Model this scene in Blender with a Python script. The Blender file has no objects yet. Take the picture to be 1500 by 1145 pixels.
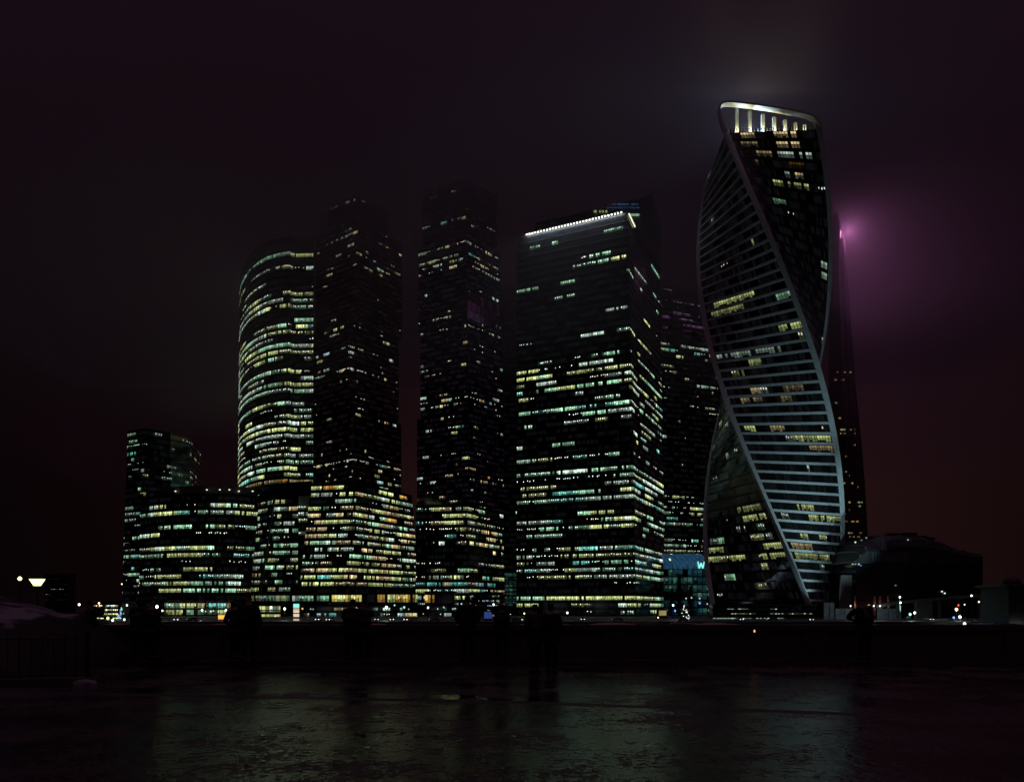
import bpy, math, random
from mathutils import Vector, noise as mnoise
R = math.radians
SC = bpy.context.scene
COL = SC.collection

# ------------------------------------------------------------------ camera, sky, exposure
FPX, HY, EYE = 1100.0, 888.0, 1.62           # focal length / horizon row of the 1500 px photograph, eye height
cam_d = bpy.data.cameras.new("camera")
cam = bpy.data.objects.new("camera", cam_d); COL.objects.link(cam)
cam.location = (0, 0, EYE); cam.rotation_euler = (R(90), 0, 0)
cam_d.sensor_width = 36.0; cam_d.lens = 36.0 * FPX / 1500.0
cam_d.shift_y = (HY - 572.5) / 1500.0
cam_d.clip_start = 0.1; cam_d.clip_end = 9000
SC.camera = cam
SC.view_settings.view_transform = 'Standard'; SC.view_settings.look = 'None'
SC.view_settings.exposure = 0.0; SC.view_settings.gamma = 1.0
SC.cycles.volume_bounces = 0
SC.cycles.max_bounces = 6; SC.cycles.diffuse_bounces = 2; SC.cycles.glossy_bounces = 4
SC.cycles.sample_clamp_indirect = 2.0
SC.cycles.use_denoising = True

w = bpy.data.worlds.new("World"); SC.world = w; w.use_nodes = True
nt = w.node_tree; nd = nt.nodes; lk = nt.links
bg = nd['Background']
tc = nd.new('ShaderNodeTexCoord'); sp = nd.new('ShaderNodeSeparateXYZ'); lk.new(tc.outputs['Generated'], sp.inputs[0])
def wramp(stops):
    r = nd.new('ShaderNodeValToRGB')
    while len(r.color_ramp.elements) < len(stops): r.color_ramp.elements.new(0.5)
    for e, (p, c) in zip(r.color_ramp.elements, stops): e.position = p; e.color = (*c, 1)
    return r
# city-lit night overcast: colour by height for the dark western side and for the redder eastern side
ZEN = [(.66, (.006, .0035, .0058)), (.8, (.078, .037, .066)), (1.0, (.102, .049, .086))]  # overhead sky, out of frame, boosted to light the cloud
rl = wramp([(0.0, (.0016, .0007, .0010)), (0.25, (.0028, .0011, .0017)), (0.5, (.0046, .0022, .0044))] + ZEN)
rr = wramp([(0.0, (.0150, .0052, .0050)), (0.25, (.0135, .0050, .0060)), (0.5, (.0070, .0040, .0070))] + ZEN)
lk.new(sp.outputs['Z'], rl.inputs[0]); lk.new(sp.outputs['Z'], rr.inputs[0])
ma = nd.new('ShaderNodeMath'); ma.operation = 'MULTIPLY_ADD'; ma.inputs[1].default_value = .5; ma.inputs[2].default_value = .5
lk.new(sp.outputs['X'], ma.inputs[0])
mr = wramp([(.20, (0, 0, 0)), (.33, (.25, .25, .25)), (.44, (.85, .85, .85)), (.70, (1, 1, 1)), (.79, (.4, .4, .4))])
lk.new(ma.outputs[0], mr.inputs[0])
mx = nd.new('ShaderNodeMix'); mx.data_type = 'RGBA'
lk.new(mr.outputs[0], mx.inputs[0]); lk.new(rl.outputs[0], mx.inputs[6]); lk.new(rr.outputs[0], mx.inputs[7])
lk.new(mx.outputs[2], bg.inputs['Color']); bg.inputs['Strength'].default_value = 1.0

# ------------------------------------------------------------------ helpers
def P(px, D): return ((px - 750.0) / FPX * D, D)
def Z(py, D): return EYE + (HY - py) / FPX * D
FARZ = -4.0

def nmat(name):
    m = bpy.data.materials.new(name); m.use_nodes = True
    return m, m.node_tree.nodes, m.node_tree.links, m.node_tree.nodes['Principled BSDF']
def plain(name, col, rough=.6, metal=0.0, vary=.25, scale=3.0, emit=None, es=1.0, spec=.5, bump=0.0):
    m, n, l, b = nmat(name)
    b.inputs['Roughness'].default_value = rough; b.inputs['Metallic'].default_value = metal
    b.inputs['Specular IOR Level'].default_value = spec
    t = n.new('ShaderNodeTexCoord'); no = n.new('ShaderNodeTexNoise')
    no.inputs['Scale'].default_value = scale; no.inputs['Detail'].default_value = 5
    l.new(t.outputs['Object'], no.inputs['Vector'])
    r = n.new('ShaderNodeValToRGB')
    r.color_ramp.elements[0].position = .3; r.color_ramp.elements[1].position = .7
    r.color_ramp.elements[0].color = (*[c * (1 - vary) for c in col], 1); r.color_ramp.elements[1].color = (*[min(1, c * (1 + vary)) for c in col], 1)
    l.new(no.outputs['Fac'], r.inputs[0]); l.new(r.outputs[0], b.inputs['Base Color'])
    if emit: b.inputs['Emission Color'].default_value = (*emit, 1); b.inputs['Emission Strength'].default_value = es
    if bump:
        bn = n.new('ShaderNodeBump'); bn.inputs['Strength'].default_value = bump
        l.new(no.outputs['Fac'], bn.inputs['Height']); l.new(bn.outputs[0], b.inputs['Normal'])
    return m

def glow_mat():
    m, n, l, b = nmat('lit_glass')
    b.inputs['Base Color'].default_value = (.01, .012, .013, 1); b.inputs['Roughness'].default_value = .15
    a = n.new('ShaderNodeAttribute'); a.attribute_name = 'glow'
    l.new(a.outputs['Color'], b.inputs['Emission Color']); b.inputs['Emission Strength'].default_value = 1.25
    m.cycles.emission_sampling = 'NONE'
    return m

M = dict(
    glow=glow_mat(),
    glass=plain('tower_glass', (.012, .014, .017), .16, 0, .4, .15),
    glass_warm=plain('tower_glass_red', (.075, .038, .036), .2, 0, .4, .15),
    ledge=plain('slab_edge_metal', (.03, .032, .036), .5, 0, .3, .4),
    trim=plain('grey_trim', (.14, .15, .18), .5, 0, .2, .4),
    alu=plain('white_aluminium', (.62, .66, .68), .45, 0, .1, .5),
    stone=plain('dark_granite', (.10, .08, .07), .55, 0, .4, 9, bump=.3),
    kerb=plain('old_kerb_stone', (.035, .031, .03), .5, 0, .4, 9, bump=.3),
    concrete=plain('concrete', (.085, .08, .082), .8, 0, .25, .8),
    asphalt=plain('asphalt', (.045, .045, .047), .6, 0, .3, 2),
    iron=plain('black_iron', (.02, .02, .02), .5, .3, .2, 5),
    bark=plain('bark', (.05, .04, .03), .9, 0, .3, 6),
    needle=plain('needles', (.02, .045, .025), .8, 0, .4, 3),
    skin=plain('skin', (.35, .22, .17), .6, 0, .05, 8),
    coat=plain('black_wool', (.014, .014, .016), .9, 0, .3, 20),
    coat2=plain('dark_red_down', (.035, .014, .014), .8, 0, .3, 20),
    coat3=plain('navy_down', (.014, .018, .03), .7, 0, .3, 20),
    hair=plain('dark_hair', (.02, .014, .01), .6, 0, .3, 30),
    hull=plain('boat_paint', (.10, .11, .13), .4, 0, .2, 2),
    carpaint=plain('car_paint', (.06, .065, .075), .25, .3, .2, 2),
    rubber=plain('rubber', (.015, .015, .015), .8, 0, .2, 5),
    hoard=plain('hoarding_sheet', (.32, .42, .48), .7, 0, .35, .35),
    pink=plain('render_wall', (.05, .035, .035), .8, 0, .25, .3),
)

class MB:
    def __init__(s): s.v = []; s.f = []; s.c = []; s.m = []
    def face(s, pts, col=(0, 0, 0), m=0):
        i = len(s.v); s.v.extend(pts); s.f.append(tuple(range(i, i + len(pts)))); s.c.append(col); s.m.append(m)
    def prism(s, pb, pt, z0, z1, m=0, cap=True, zt=None):
        n = len(pb); i = len(s.v)
        s.v += [(x, y, z0) for x, y in pb] + [(x, y, (zt[k] if zt else z1)) for k, (x, y) in enumerate(pt)]
        for k in range(n):
            j = (k + 1) % n
            s.f.append((i + k, i + j, i + n + j, i + n + k)); s.c.append((0, 0, 0)); s.m.append(m)
        if cap:
            s.f.append(tuple(i + n + k for k in range(n))); s.c.append((0, 0, 0)); s.m.append(m)
            s.f.append(tuple(i + k for k in reversed(range(n)))); s.c.append((0, 0, 0)); s.m.append(m)
    def box(s, c, d, rz=0, m=0, col=(0, 0, 0)):
        cx, cy, cz = c; hx, hy, hz = d[0] / 2, d[1] / 2, d[2] / 2
        ca, sa = math.cos(rz), math.sin(rz); i = len(s.v)
        for z in (-hz, hz):
            for x, y in ((-hx, -hy), (hx, -hy), (hx, hy), (-hx, hy)):
                s.v.append((cx + x * ca - y * sa, cy + x * sa + y * ca, cz + z))
        for q in ((3, 2, 1, 0), (4, 5, 6, 7), (0, 1, 5, 4), (1, 2, 6, 5), (2, 3, 7, 6), (3, 0, 4, 7)):
            s.f.append(tuple(i + k for k in q)); s.c.append(col); s.m.append(m)
    def tube(s, pts, rad, n=8, m=0, col=(0, 0, 0), caps=True):
        pts = [Vector(p) for p in pts]
        rads = rad if isinstance(rad, (list, tuple)) else [rad] * len(pts)
        i0 = len(s.v)
        for k, p in enumerate(pts):
            t = (pts[min(k + 1, len(pts) - 1)] - pts[max(k - 1, 0)]).normalized()
            a = t.orthogonal().normalized() if abs(t.z) < .9 else Vector((1, 0, 0)) - t * t.x
            a.normalize(); b = t.cross(a)
            for q in range(n):
                an = 2 * math.pi * q / n
                s.v.append(tuple(p + (a * math.cos(an) + b * math.sin(an)) * rads[k]))
        for k in range(len(pts) - 1):
            for q in range(n):
                r = (q + 1) % n
                s.f.append((i0 + k * n + q, i0 + k * n + r, i0 + (k + 1) * n + r, i0 + (k + 1) * n + q)); s.c.append(col); s.m.append(m)
        if caps:
            s.f.append(tuple(i0 + q for q in reversed(range(n)))); s.c.append(col); s.m.append(m)
            e = i0 + (len(pts) - 1) * n
            s.f.append(tuple(e + q for q in range(n))); s.c.append(col); s.m.append(m)
    def build(s, name, mats, parent=None, smooth=False, glow=False):
        me = bpy.data.meshes.new(name); me.from_pydata(s.v, [], s.f)
        if not isinstance(mats, (list, tuple)): mats = [mats]
        for x in mats: me.materials.append(x)
        if len(mats) > 1: me.polygons.foreach_set('material_index', s.m)
        if glow:
            a = me.attributes.new('glow', 'FLOAT_COLOR', 'FACE')
            flat = []
            for c in s.c: flat += [c[0], c[1], c[2], 1.0]
            a.data.foreach_set('color', flat)
        if smooth: me.polygons.foreach_set('use_smooth', [True] * len(me.polygons))
        me.update()
        o = bpy.data.objects.new(name, me); COL.objects.link(o)
        if parent is not None: o.parent = parent; o.matrix_parent_inverse.identity()
        return o

def tag(o, label=None, cat=None, group=None, kind=None):
    if label: o['label'] = label
    if cat: o['category'] = cat
    if group: o['group'] = group
    if kind: o['kind'] = kind
    return o
def thing(name, label, cat, loc=(0, 0, 0), rz=0, group=None):
    o = bpy.data.objects.new(name, None); COL.objects.link(o); o.empty_display_size = .3
    o.location = loc; o.rotation_euler = (0, 0, rz)
    return tag(o, label, cat, group)
def copy_tree(o, parent=None):
    c = o.copy(); COL.objects.link(c)
    if parent is not None: c.parent = parent
    for ch in list(o.children): copy_tree(ch, c)
    return c
def lamp(name, kind, loc, energy, color, parent=None, aim=None, **kw):
    d = bpy.data.lights.new(name, kind); d.energy = energy; d.color = color
    for k, v in kw.items(): setattr(d, k, v)
    o = bpy.data.objects.new(name, d); COL.objects.link(o); o.location = loc
    if aim is not None: o.rotation_euler = (Vector(aim) - Vector(loc)).to_track_quat('-Z', 'Y').to_euler()
    if name not in ('crown_glow', 'tip_lamp'): d.volume_factor = 0.0      # too far below or aside of the cloud to matter in it
    if parent is not None: o.parent = parent
    return o

# linear colours of the lit rooms
GRN = (.50, 1.0, .62); YEL = (.86, 1.0, .38); WHT = (.74, 1.0, .80); TEA = (.22, .85, .70); WRM = (1.0, .78, .38); AMB = (1.0, .55, .12); CYA = (.55, .95, 1.0); BLU = (.15, .35, .9); PUR = (.55, .18, .6)
PAL_GREEN = [(GRN, 4), (YEL, 5), (WHT, 4), (TEA, .3)]
PAL_SLAB = [(GRN, 4), (YEL, 5), (WHT, 4), (TEA, .7), (WRM, 1)]
PAL_WARM = [(YEL, 5), (WRM, 4), (WHT, 3), (GRN, 2), (AMB, .3), (TEA, .4)]
PAL_MIX = [(WHT, 5), (YEL, 3), (WRM, 3), (TEA, .5), (CYA, .5), (AMB, .7)]

def lerp_path(pb, pt, z0, z1):
    def f(z):
        t = (z - z0) / (z1 - z0)
        return [(a[0] + (b[0] - a[0]) * t, a[1] + (b[1] - a[1]) * t) for a, b in zip(pb, pt)]
    return f

def pick(rng, pal):
    t = sum(p for _, p in pal); r = rng.random() * t
    for c, p in pal:
        r -= p
        if r <= 0: return c
    return pal[0][0]

def storey(mb, rng, A, B, za, zb, bay, p, pal, gain=1.0, style=(.45, .3, .25), off=.08, run=(3, 11), skip=(), dimc=(.0022, .0024, .0030)):
    """panes of one storey between the outlines A (at za) and B (at zb); a run of bays is one office"""
    left = 0; lit = False; col = WHT; st = 0; base = 0
    for i in range(len(A) - 1):
        ax, ay = A[i]; bx, by = A[i + 1]; cx, cy = B[i]; ex, ey = B[i + 1]
        dx, dy = bx - ax, by - ay; L = math.hypot(dx, dy)
        if i in skip or L < .3: continue
        nx, ny = dy / L, -dx / L
        n = max(1, round(L / bay))
        o_ = off - .04                                                        # the ribbon of dark glass that the panes belong to
        mb.face([(ax + nx * o_, ay + ny * o_, za - .1), (bx + nx * o_, by + ny * o_, za - .1), (ex + nx * o_, ey + ny * o_, zb + .1), (cx + nx * o_, cy + ny * o_, zb + .1)])
        for j in range(n):
            if left <= 0:
                left = rng.randint(*run); lit = rng.random() < p
                col = pick(rng, pal); r = rng.random()
                st = 0 if r < style[0] else (1 if r < style[0] + style[1] else 2)
                base = rng.uniform(.14, .55) if st == 0 else rng.uniform(.025, .13)
            left -= 1
            g = gain
            def pt(u, v, o):
                x0 = ax + dx * u; y0 = ay + dy * u; x1 = cx + (ex - cx) * u; y1 = cy + (ey - cy) * u
                return (x0 + (x1 - x0) * v + nx * o, y0 + (y1 - y0) * v + ny * o, za + (zb - za) * v)
            def q(u0, u1, v0, v1, o, k):
                mb.face([pt(u0, v0, o), pt(u1, v0, o), pt(u1, v1, o), pt(u0, v1, o)], tuple(c * k * g for c in col))
            u0 = (j + .06) / n; u1 = (j + .94) / n
            if not lit or rng.random() < .1:
                if dimc is not None and (j // 5 + i + int(za)) % 3 and rng.random() < .8:   # unlit panes: faint glow painted in to lift the facade off black
                    dk = rng.uniform(.3, 1.3)
                    mb.face([pt(u0, 0, off), pt(u1, 0, off), pt(u1, 1, off), pt(u0, 1, off)], tuple(c * dk for c in dimc))
                continue
            if st < 2:
                k = base * math.exp(rng.gauss(0, .35))
                vs = rng.uniform(.3, .6); us = (u0 + u1) / 2 + rng.uniform(-.15, .15) / n
                kk = [k * f for f in ((rng.uniform(.1, .9), rng.uniform(.1, .9), rng.uniform(.6, 1.7), rng.uniform(.6, 1.7)))]
                q(u0, us, 0, vs, off, kk[0]); q(us, u1, 0, vs, off, kk[1]); q(u0, us, vs, 1, off, kk[2]); q(us, u1, vs, 1, off, kk[3])
            if rng.random() < (.3, .72, .5)[st]:                         # ceiling lamps seen from below
                lc = tuple(.45 * c + .55 for c in col)
                uu = u0 + (u1 - u0) * rng.uniform(.05, .5); dv = rng.uniform(.22, .36); v = rng.uniform(.45, .97 - dv)
                k = rng.uniform(.5, 1.5); ue = uu + (u1 - u0) * rng.uniform(.35, .5)
                mb.face([pt(uu, v, off + .05), pt(ue, v, off + .05), pt(ue, v + dv, off + .05), pt(uu, v + dv, off + .05)], tuple(c * k * g for c in lc))

def windows(parent, pathf, z0, z1, n, seed, bay=1.3, sill=.3, wh=.5, p=lambda t: .5, pal=PAL_SLAB, gain=1.0, skip=(), style=(.45, .3, .25), run=(3, 11), floor_mix=(0.15, .6, 1.0, 1.0, 1.4), name='window_row', over=None, dimc=(.0022, .0026, .0030)):
    rng = random.Random(seed); h = (z1 - z0) / n
    for k in range(n):
        za = z0 + h * (k + sill); zb = za + h * wh
        pp = p((k + .5) / n) * rng.choice(floor_mix)
        pl, st, g = pal, style, gain
        if over and k in over: pp, pl, st, g = over[k]
        rn = (8, 26) if rng.random() < .22 and run[1] > 7 else run
        mb = MB(); storey(mb, rng, pathf(za), pathf(zb), za, zb, bay, pp, pl, g, st, run=rn, skip=skip, dimc=dimc)
        if mb.f: mb.build(name, M['glow'], parent, glow=True)

def shell(parent, pathf, back, z0, z1, n, name='glass_body', mat='glass', ledge=.22, roof_h=1.0, lh=.35, zt=None):
    """the dark glass body, with the thin slab edges of each storey standing proud of the glass"""
    mb = MB(); A = pathf(z0) + back; B = pathf(z1) + back
    lean = any(abs(a[0] - b[0]) + abs(a[1] - b[1]) > .05 for a, b in zip(A, B))
    steps = max(1, n) if lean else 1
    for k in range(steps):                       # a leaning facade is warped, so it is built storey by storey
        za = z0 + (z1 - z0) * k / steps; zb = z0 + (z1 - z0) * (k + 1) / steps
        mb.prism(pathf(za) + back, pathf(zb) + back, za, zb, 0, k == steps - 1, zt)
    h = (z1 - z0) / n if n else 0
    for k in range(1, n + 1 if n else 0):
        z = z0 + h * k - lh * .5
        C = pathf(z)
        for i in range(len(C) - 1):
            (ax, ay), (bx, by) = C[i], C[i + 1]
            L = math.hypot(bx - ax, by - ay)
            if L < .2: continue
            nx, ny = (by - ay) / L * ledge, -(bx - ax) / L * ledge
            for (z_a, z_b) in ((z, z + lh),):
                p0 = (ax + nx, ay + ny); p1 = (bx + nx, by + ny)
                mb.face([(*p0, z_a), (*p1, z_a), (*p1, z_b), (*p0, z_b)], m=1)
                mb.face([(*p0, z_b), (*p1, z_b), (bx, by, z_b), (ax, ay, z_b)], m=1)
                mb.face([(ax, ay, z_a), (bx, by, z_a), (*p1, z_a), (*p0, z_a)], m=1)
    return mb.build(name, [M[mat], M['ledge']], parent)

def px_path(pts): return [P(x, d) for x, d in pts]
def rel(o, pts): return pts

# ------------------------------------------------------------------ ground, river, far bank
def sheet(name, x0, x1, y0, y1, z, mat):
    mb = MB(); mb.face([(x0, y0, z), (x1, y0, z), (x1, y1, z), (x0, y1, z)])
    return tag(mb.build(name, mat), kind='structure')

def ground_mat():
    m, n, l, b = nmat('wet_icy_paving')
    t = n.new('ShaderNodeTexCoord')
    def noise(scale, det, rough=.55):
        x = n.new('ShaderNodeTexNoise'); x.inputs['Scale'].default_value = scale; x.inputs['Detail'].default_value = det; x.inputs['Roughness'].default_value = rough
        l.new(t.outputs['Object'], x.inputs['Vector']); return x
    big, med, fin = noise(.6, 3), noise(9, 5, .65), noise(28, 3, .6)
    def madd(a, k, c):
        x = n.new('ShaderNodeMath'); x.operation = 'MULTIPLY_ADD'; x.inputs[1].default_value = k; l.new(a, x.inputs[0]); l.new(c, x.inputs[2]); return x.outputs[0]
    mid = noise(2.2, 4)
    mask = madd(med.outputs['Fac'], 1.0, madd(mid.outputs['Fac'], .5, madd(fin.outputs['Fac'], .7, big.outputs['Fac'])))
    dv = n.new('ShaderNodeMath'); dv.operation = 'MULTIPLY'; dv.inputs[1].default_value = 1 / 3.2; l.new(mask, dv.inputs[0])
    wet = n.new('ShaderNodeValToRGB'); wet.color_ramp.elements[0].position = .46; wet.color_ramp.elements[1].position = .505
    l.new(dv.outputs[0], wet.inputs[0])
    colr = n.new('ShaderNodeMix'); colr.data_type = 'RGBA'
    colr.inputs[6].default_value = (.075, .055, .058, 1); colr.inputs[7].default_value = (.018, .018, .02, 1)
    l.new(wet.outputs[0], colr.inputs[0]); l.new(colr.outputs[2], b.inputs['Base Color'])
    rg = n.new('ShaderNodeMapRange'); rg.inputs['To Min'].default_value = .5; rg.inputs['To Max'].default_value = .07
    l.new(wet.outputs[0], rg.inputs['Value']); l.new(rg.outputs[0], b.inputs['Roughness'])
    sg = n.new('ShaderNodeMapRange'); sg.inputs['To Min'].default_value = .12; sg.inputs['To Max'].default_value = 1.0
    l.new(wet.outputs[0], sg.inputs['Value']); b.inputs['IOR'].default_value = 1.65; l.new(sg.outputs[0], b.inputs['Specular IOR Level'])
    hm = noise(7.0, 3, .5); hs = madd(fin.outputs['Fac'], .22, hm.outputs['Fac'])
    bn = n.new('ShaderNodeBump'); bn.inputs['Strength'].default_value = .42; bn.inputs['Distance'].default_value = .024
    l.new(hs, bn.inputs['Height']); l.new(bn.outputs[0], b.inputs['Normal'])
    return m
def water_mat():
    m, n, l, b = nmat('river_water')
    b.inputs['Base Color'].default_value = (.006, .008, .01, 1); b.inputs['Roughness'].default_value = .06
    t = n.new('ShaderNodeTexCoord'); no = n.new('ShaderNodeTexNoise'); no.inputs['Scale'].default_value = .6; no.inputs['Detail'].default_value = 5
    l.new(t.outputs['Object'], no.inputs['Vector'])
    bn = n.new('ShaderNodeBump'); bn.inputs['Strength'].default_value = .5; bn.inputs['Distance'].default_value = .3
    l.new(no.outputs['Fac'], bn.inputs['Height']); l.new(bn.outputs[0], b.inputs['Normal'])
    return m
GM = ground_mat()
sheet('pavement', -300, 300, -60, 22.6, 0.0, GM)
sheet('river', -3000, 3000, 22.6, 281, -7.6, water_mat())
sheet('far_ground', -5000, 5000, 280.5, 7000, FARZ, M['asphalt'])
# low granite kerb that crosses the wet pavement
mb = MB(); kp = [(-14, 14.9), (-3.2, 13.25), (.6, 12.55), (3.5, 11.8), (7.6, 10.6), (16, 8.0)]
for a, b in zip(kp, kp[1:]):
    d = Vector((b[0] - a[0], b[1] - a[1])).normalized(); nn = (-d.y * .09, d.x * .09)
    i = len(mb.v)
    for (x, y) in (a, b):
        mb.v += [(x - nn[0] * 1.6, y - nn[1] * 1.6, -.01), (x - nn[0], y - nn[1], .012), (x + nn[0], y + nn[1], .015), (x + nn[0] * 1.3, y + nn[1] * 1.3, -.01)]
    for k in range(3): mb.f.append((i + k, i + 4 + k, i + 5 + k, i + 1 + k)); mb.c.append((0, 0, 0)); mb.m.append(0)
tag(mb.build('kerb', M['kerb']), kind='structure')
# thin pool held back by the kerb; the scattered tiny ones are added for glints
pm, pn, pl_, pb_ = nmat('puddle_water'); pb_.inputs['Base Color'].default_value = (.012, .012, .013, 1); pb_.inputs['Roughness'].default_value = .03
t_ = pn.new('ShaderNodeTexCoord'); no_ = pn.new('ShaderNodeTexNoise'); no_.inputs['Scale'].default_value = 9; no_.inputs['Detail'].default_value = 3; pl_.new(t_.outputs['Object'], no_.inputs['Vector'])
bb_ = pn.new('ShaderNodeBump'); bb_.inputs['Strength'].default_value = .1; bb_.inputs['Distance'].default_value = .02; pl_.new(no_.outputs['Fac'], bb_.inputs['Height']); pl_.new(bb_.outputs[0], pb_.inputs['Normal'])
for pi_, (cx_, cy_, rx_, ry_) in enumerate(((-1.2, 13.45, .55, .34), (-.44, 13.15, .18, .14), (.3, 13.05, .26, .2), (-3.1, 9.5, .07, .1), (-2.0, 11.0, .06, .09), (-4.3, 9.9, .05, .08), (-2.6, 8.4, .05, .07), (-1.1, 8.9, .05, .06), (-.2, 10.1, .05, .08), (.45, 8.1, .05, .06), (.95, 8.0, .04, .06), (1.3, 7.6, .05, .05), (1.15, 8.35, .04, .06), (1.6, 8.7, .04, .07), (2.0, 12.3, .06, .1), (4.1, 11.8, .05, .09), (5.0, 11.6, .05, .08), (-3.5, 11.6, .07, .1))):
    mb = MB(); mb.face([(cx_ + rx_ * (1 + .22 * mnoise.noise((pi_ * 3.1, math.cos(a_) * 1.3, math.sin(a_) * 1.3))) * math.cos(a_), cy_ + ry_ * (1 + .4 * mnoise.noise((pi_ * 1.7 + 9, math.cos(a_) * 1.8, math.sin(a_) * 1.8))) * math.sin(a_), .006) for a_ in [2 * math.pi * q / 40 for q in range(40)]])
    tag(mb.build('puddle_glint', pm), kind='structure')
# small tilted mirror-like plates, added to put glints on the paving
rng = random.Random(12); mb = MB()
for i in range(220):
    y = 7.0 + 7.6 * rng.random() ** 1.3; x = rng.uniform(-.68, .68) * y * (.6 if rng.random() < .6 else 1); r_ = rng.uniform(.015, .045); n = rng.randint(4, 6); a0 = rng.random() * 6.28
    tx, ty = rng.gauss(0, .05), rng.gauss(-.02, .05); cz = r_ * .12 + .004
    mb.face([(x + r_ * c * math.cos(a0 + 6.283 * q / n), y + r_ * c * 1.3 * math.sin(a0 + 6.283 * q / n), cz + tx * r_ * math.cos(a0 + 6.283 * q / n) + ty * r_ * math.sin(a0 + 6.283 * q / n)) for q in range(n) for c in (rng.uniform(.7, 1.2),)])
tag(mb.build('glint_plates', pm), kind='stuff')
# raised stone step at the foot of the parapet
mb = MB(); mb.box((0, 21.6, .05), (600, 2.0, .14)); tag(mb.build('footway_step', GM), kind='structure')

# ------------------------------------------------------------------ towers
def T(name, label, cat='tower', pos=(0, 0)): return thing(name, label, cat, (0, 0, 0))

# --- twisted tower (fitted to the photograph)
TW = dict(c0=129.45, c1=121.52, R0=32.47, R1=30.52, t0=1.7233, t1=-1.0090, D=370.0)
def tw(z):
    s = (z - EYE) / 235.0
    return TW['c0'] + (TW['c1'] - TW['c0']) * s, TW['R0'] + (TW['R1'] - TW['R0']) * s, TW['t0'] + (TW['t1'] - TW['t0']) * s
def twc(z, k, rad=0.0):                       # corner k: 0 = right edge of banded face, -1 = its left edge, 1 / 2 the next ones
    c, Rr, t = tw(z); a = t + k * math.pi / 2
    return (c + (Rr + rad) * math.sin(a), TW['D'] - (Rr + rad) * math.cos(a))
ev = T('twisted_tower', 'tall twisted glass tower wrapped in pale horizontal bands with a lit open crown', 'skyscraper')
ZR = 222.0
mb = MB(); NZ = 96
zs = [FARZ + (ZR - FARZ) * i / NZ for i in range(NZ + 1)]
for i, z in enumerate(zs):
    for k in range(4):
        a = twc(z, k - 1); b2 = twc(z, k)
        for t in (0, .25, .5, .75):
            mb.v.append((a[0] + (b2[0] - a[0]) * t, a[1] + (b2[1] - a[1]) * t, z))
for i in range(NZ):
    for q in range(16):
        r = (q + 1) % 16
        mb.f.append((i * 16 + q, i * 16 + r, (i + 1) * 16 + r, (i + 1) * 16 + q)); mb.c.append((0, 0, 0)); mb.m.append(0)
mb.f.append(tuple(NZ * 16 + q for q in range(16))); mb.c.append((0, 0, 0)); mb.m.append(0)
mb.build('glass_body', M['glass'], ev)
NF = 48; FH = (ZR - 4) / NF
def strip(mb, za, zb, k, out, inset=0.0, n=10):
    """a real band, standing OUT metres proud of face k (between corners k-1 and k), from za to zb"""
    i0 = len(mb.v)
    for t in [inset + (1 - 2 * inset) * j / n for j in range(n + 1)]:
        for (z, o) in ((za, 0), (za, out), (zb, out), (zb, 0)):
            a = twc(z, k - 1); b = twc(z, k); L = math.hypot(b[0] - a[0], b[1] - a[1])
            nx, ny = (b[1] - a[1]) / L, -(b[0] - a[0]) / L
            mb.v.append((a[0] + (b[0] - a[0]) * t + nx * o, a[1] + (b[1] - a[1]) * t + ny * o, z))
    for j in range(n):
        for q in range(3):
            p = i0 + j * 4 + q
            mb.f.append((p, p + 4, p + 5, p + 1)); mb.c.append((0, 0, 0)); mb.m.append(0)
for f in range(NF):
    z = 4 + f * FH
    for k in (0, 2):
        mb = MB(); strip(mb, z - .1, z + .98, k, .45); mb.build('pale_band', M['alu'], ev)
for k in (1, 3):                              # thin dark slab edges on the two plain faces
    mb = MB()
    for f in range(NF): strip(mb, 4 + f * FH, 4 + f * FH + .4, k, .15, 0, 4)
    mb.build('slab_edges', M['ledge'], ev)
for k in range(4):                            # the four spiral edge ribs
    mb = MB(); n = 120; i0 = len(mb.v)
    for i in range(n + 1):
        z = FARZ + (ZR + 2 - FARZ) * i / n
        a, b, c = Vector(twc(z, k - 1)), Vector(twc(z, k)), Vector(twc(z, k + 1))
        u = (a - b).normalized(); v = (c - b).normalized()
        o = -(u + v).normalized()
        w_ = 1.9
        for p in (b + u * w_ + o * .55, b + o * .9, b + v * w_ + o * .55, b + v * w_ - o * .4, b + u * w_ - o * .4): mb.v.append((p.x, p.y, z))
    for i in range(n):
        for q in range(5):
            r = (q + 1) % 5
            mb.f.append((i0 + i * 5 + q, i0 + i * 5 + r, i0 + (i + 1) * 5 + r, i0 + (i + 1) * 5 + q)); mb.c.append((0, 0, 0)); mb.m.append(0)
    mb.build('edge_rib', M['alu'], ev)
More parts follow.
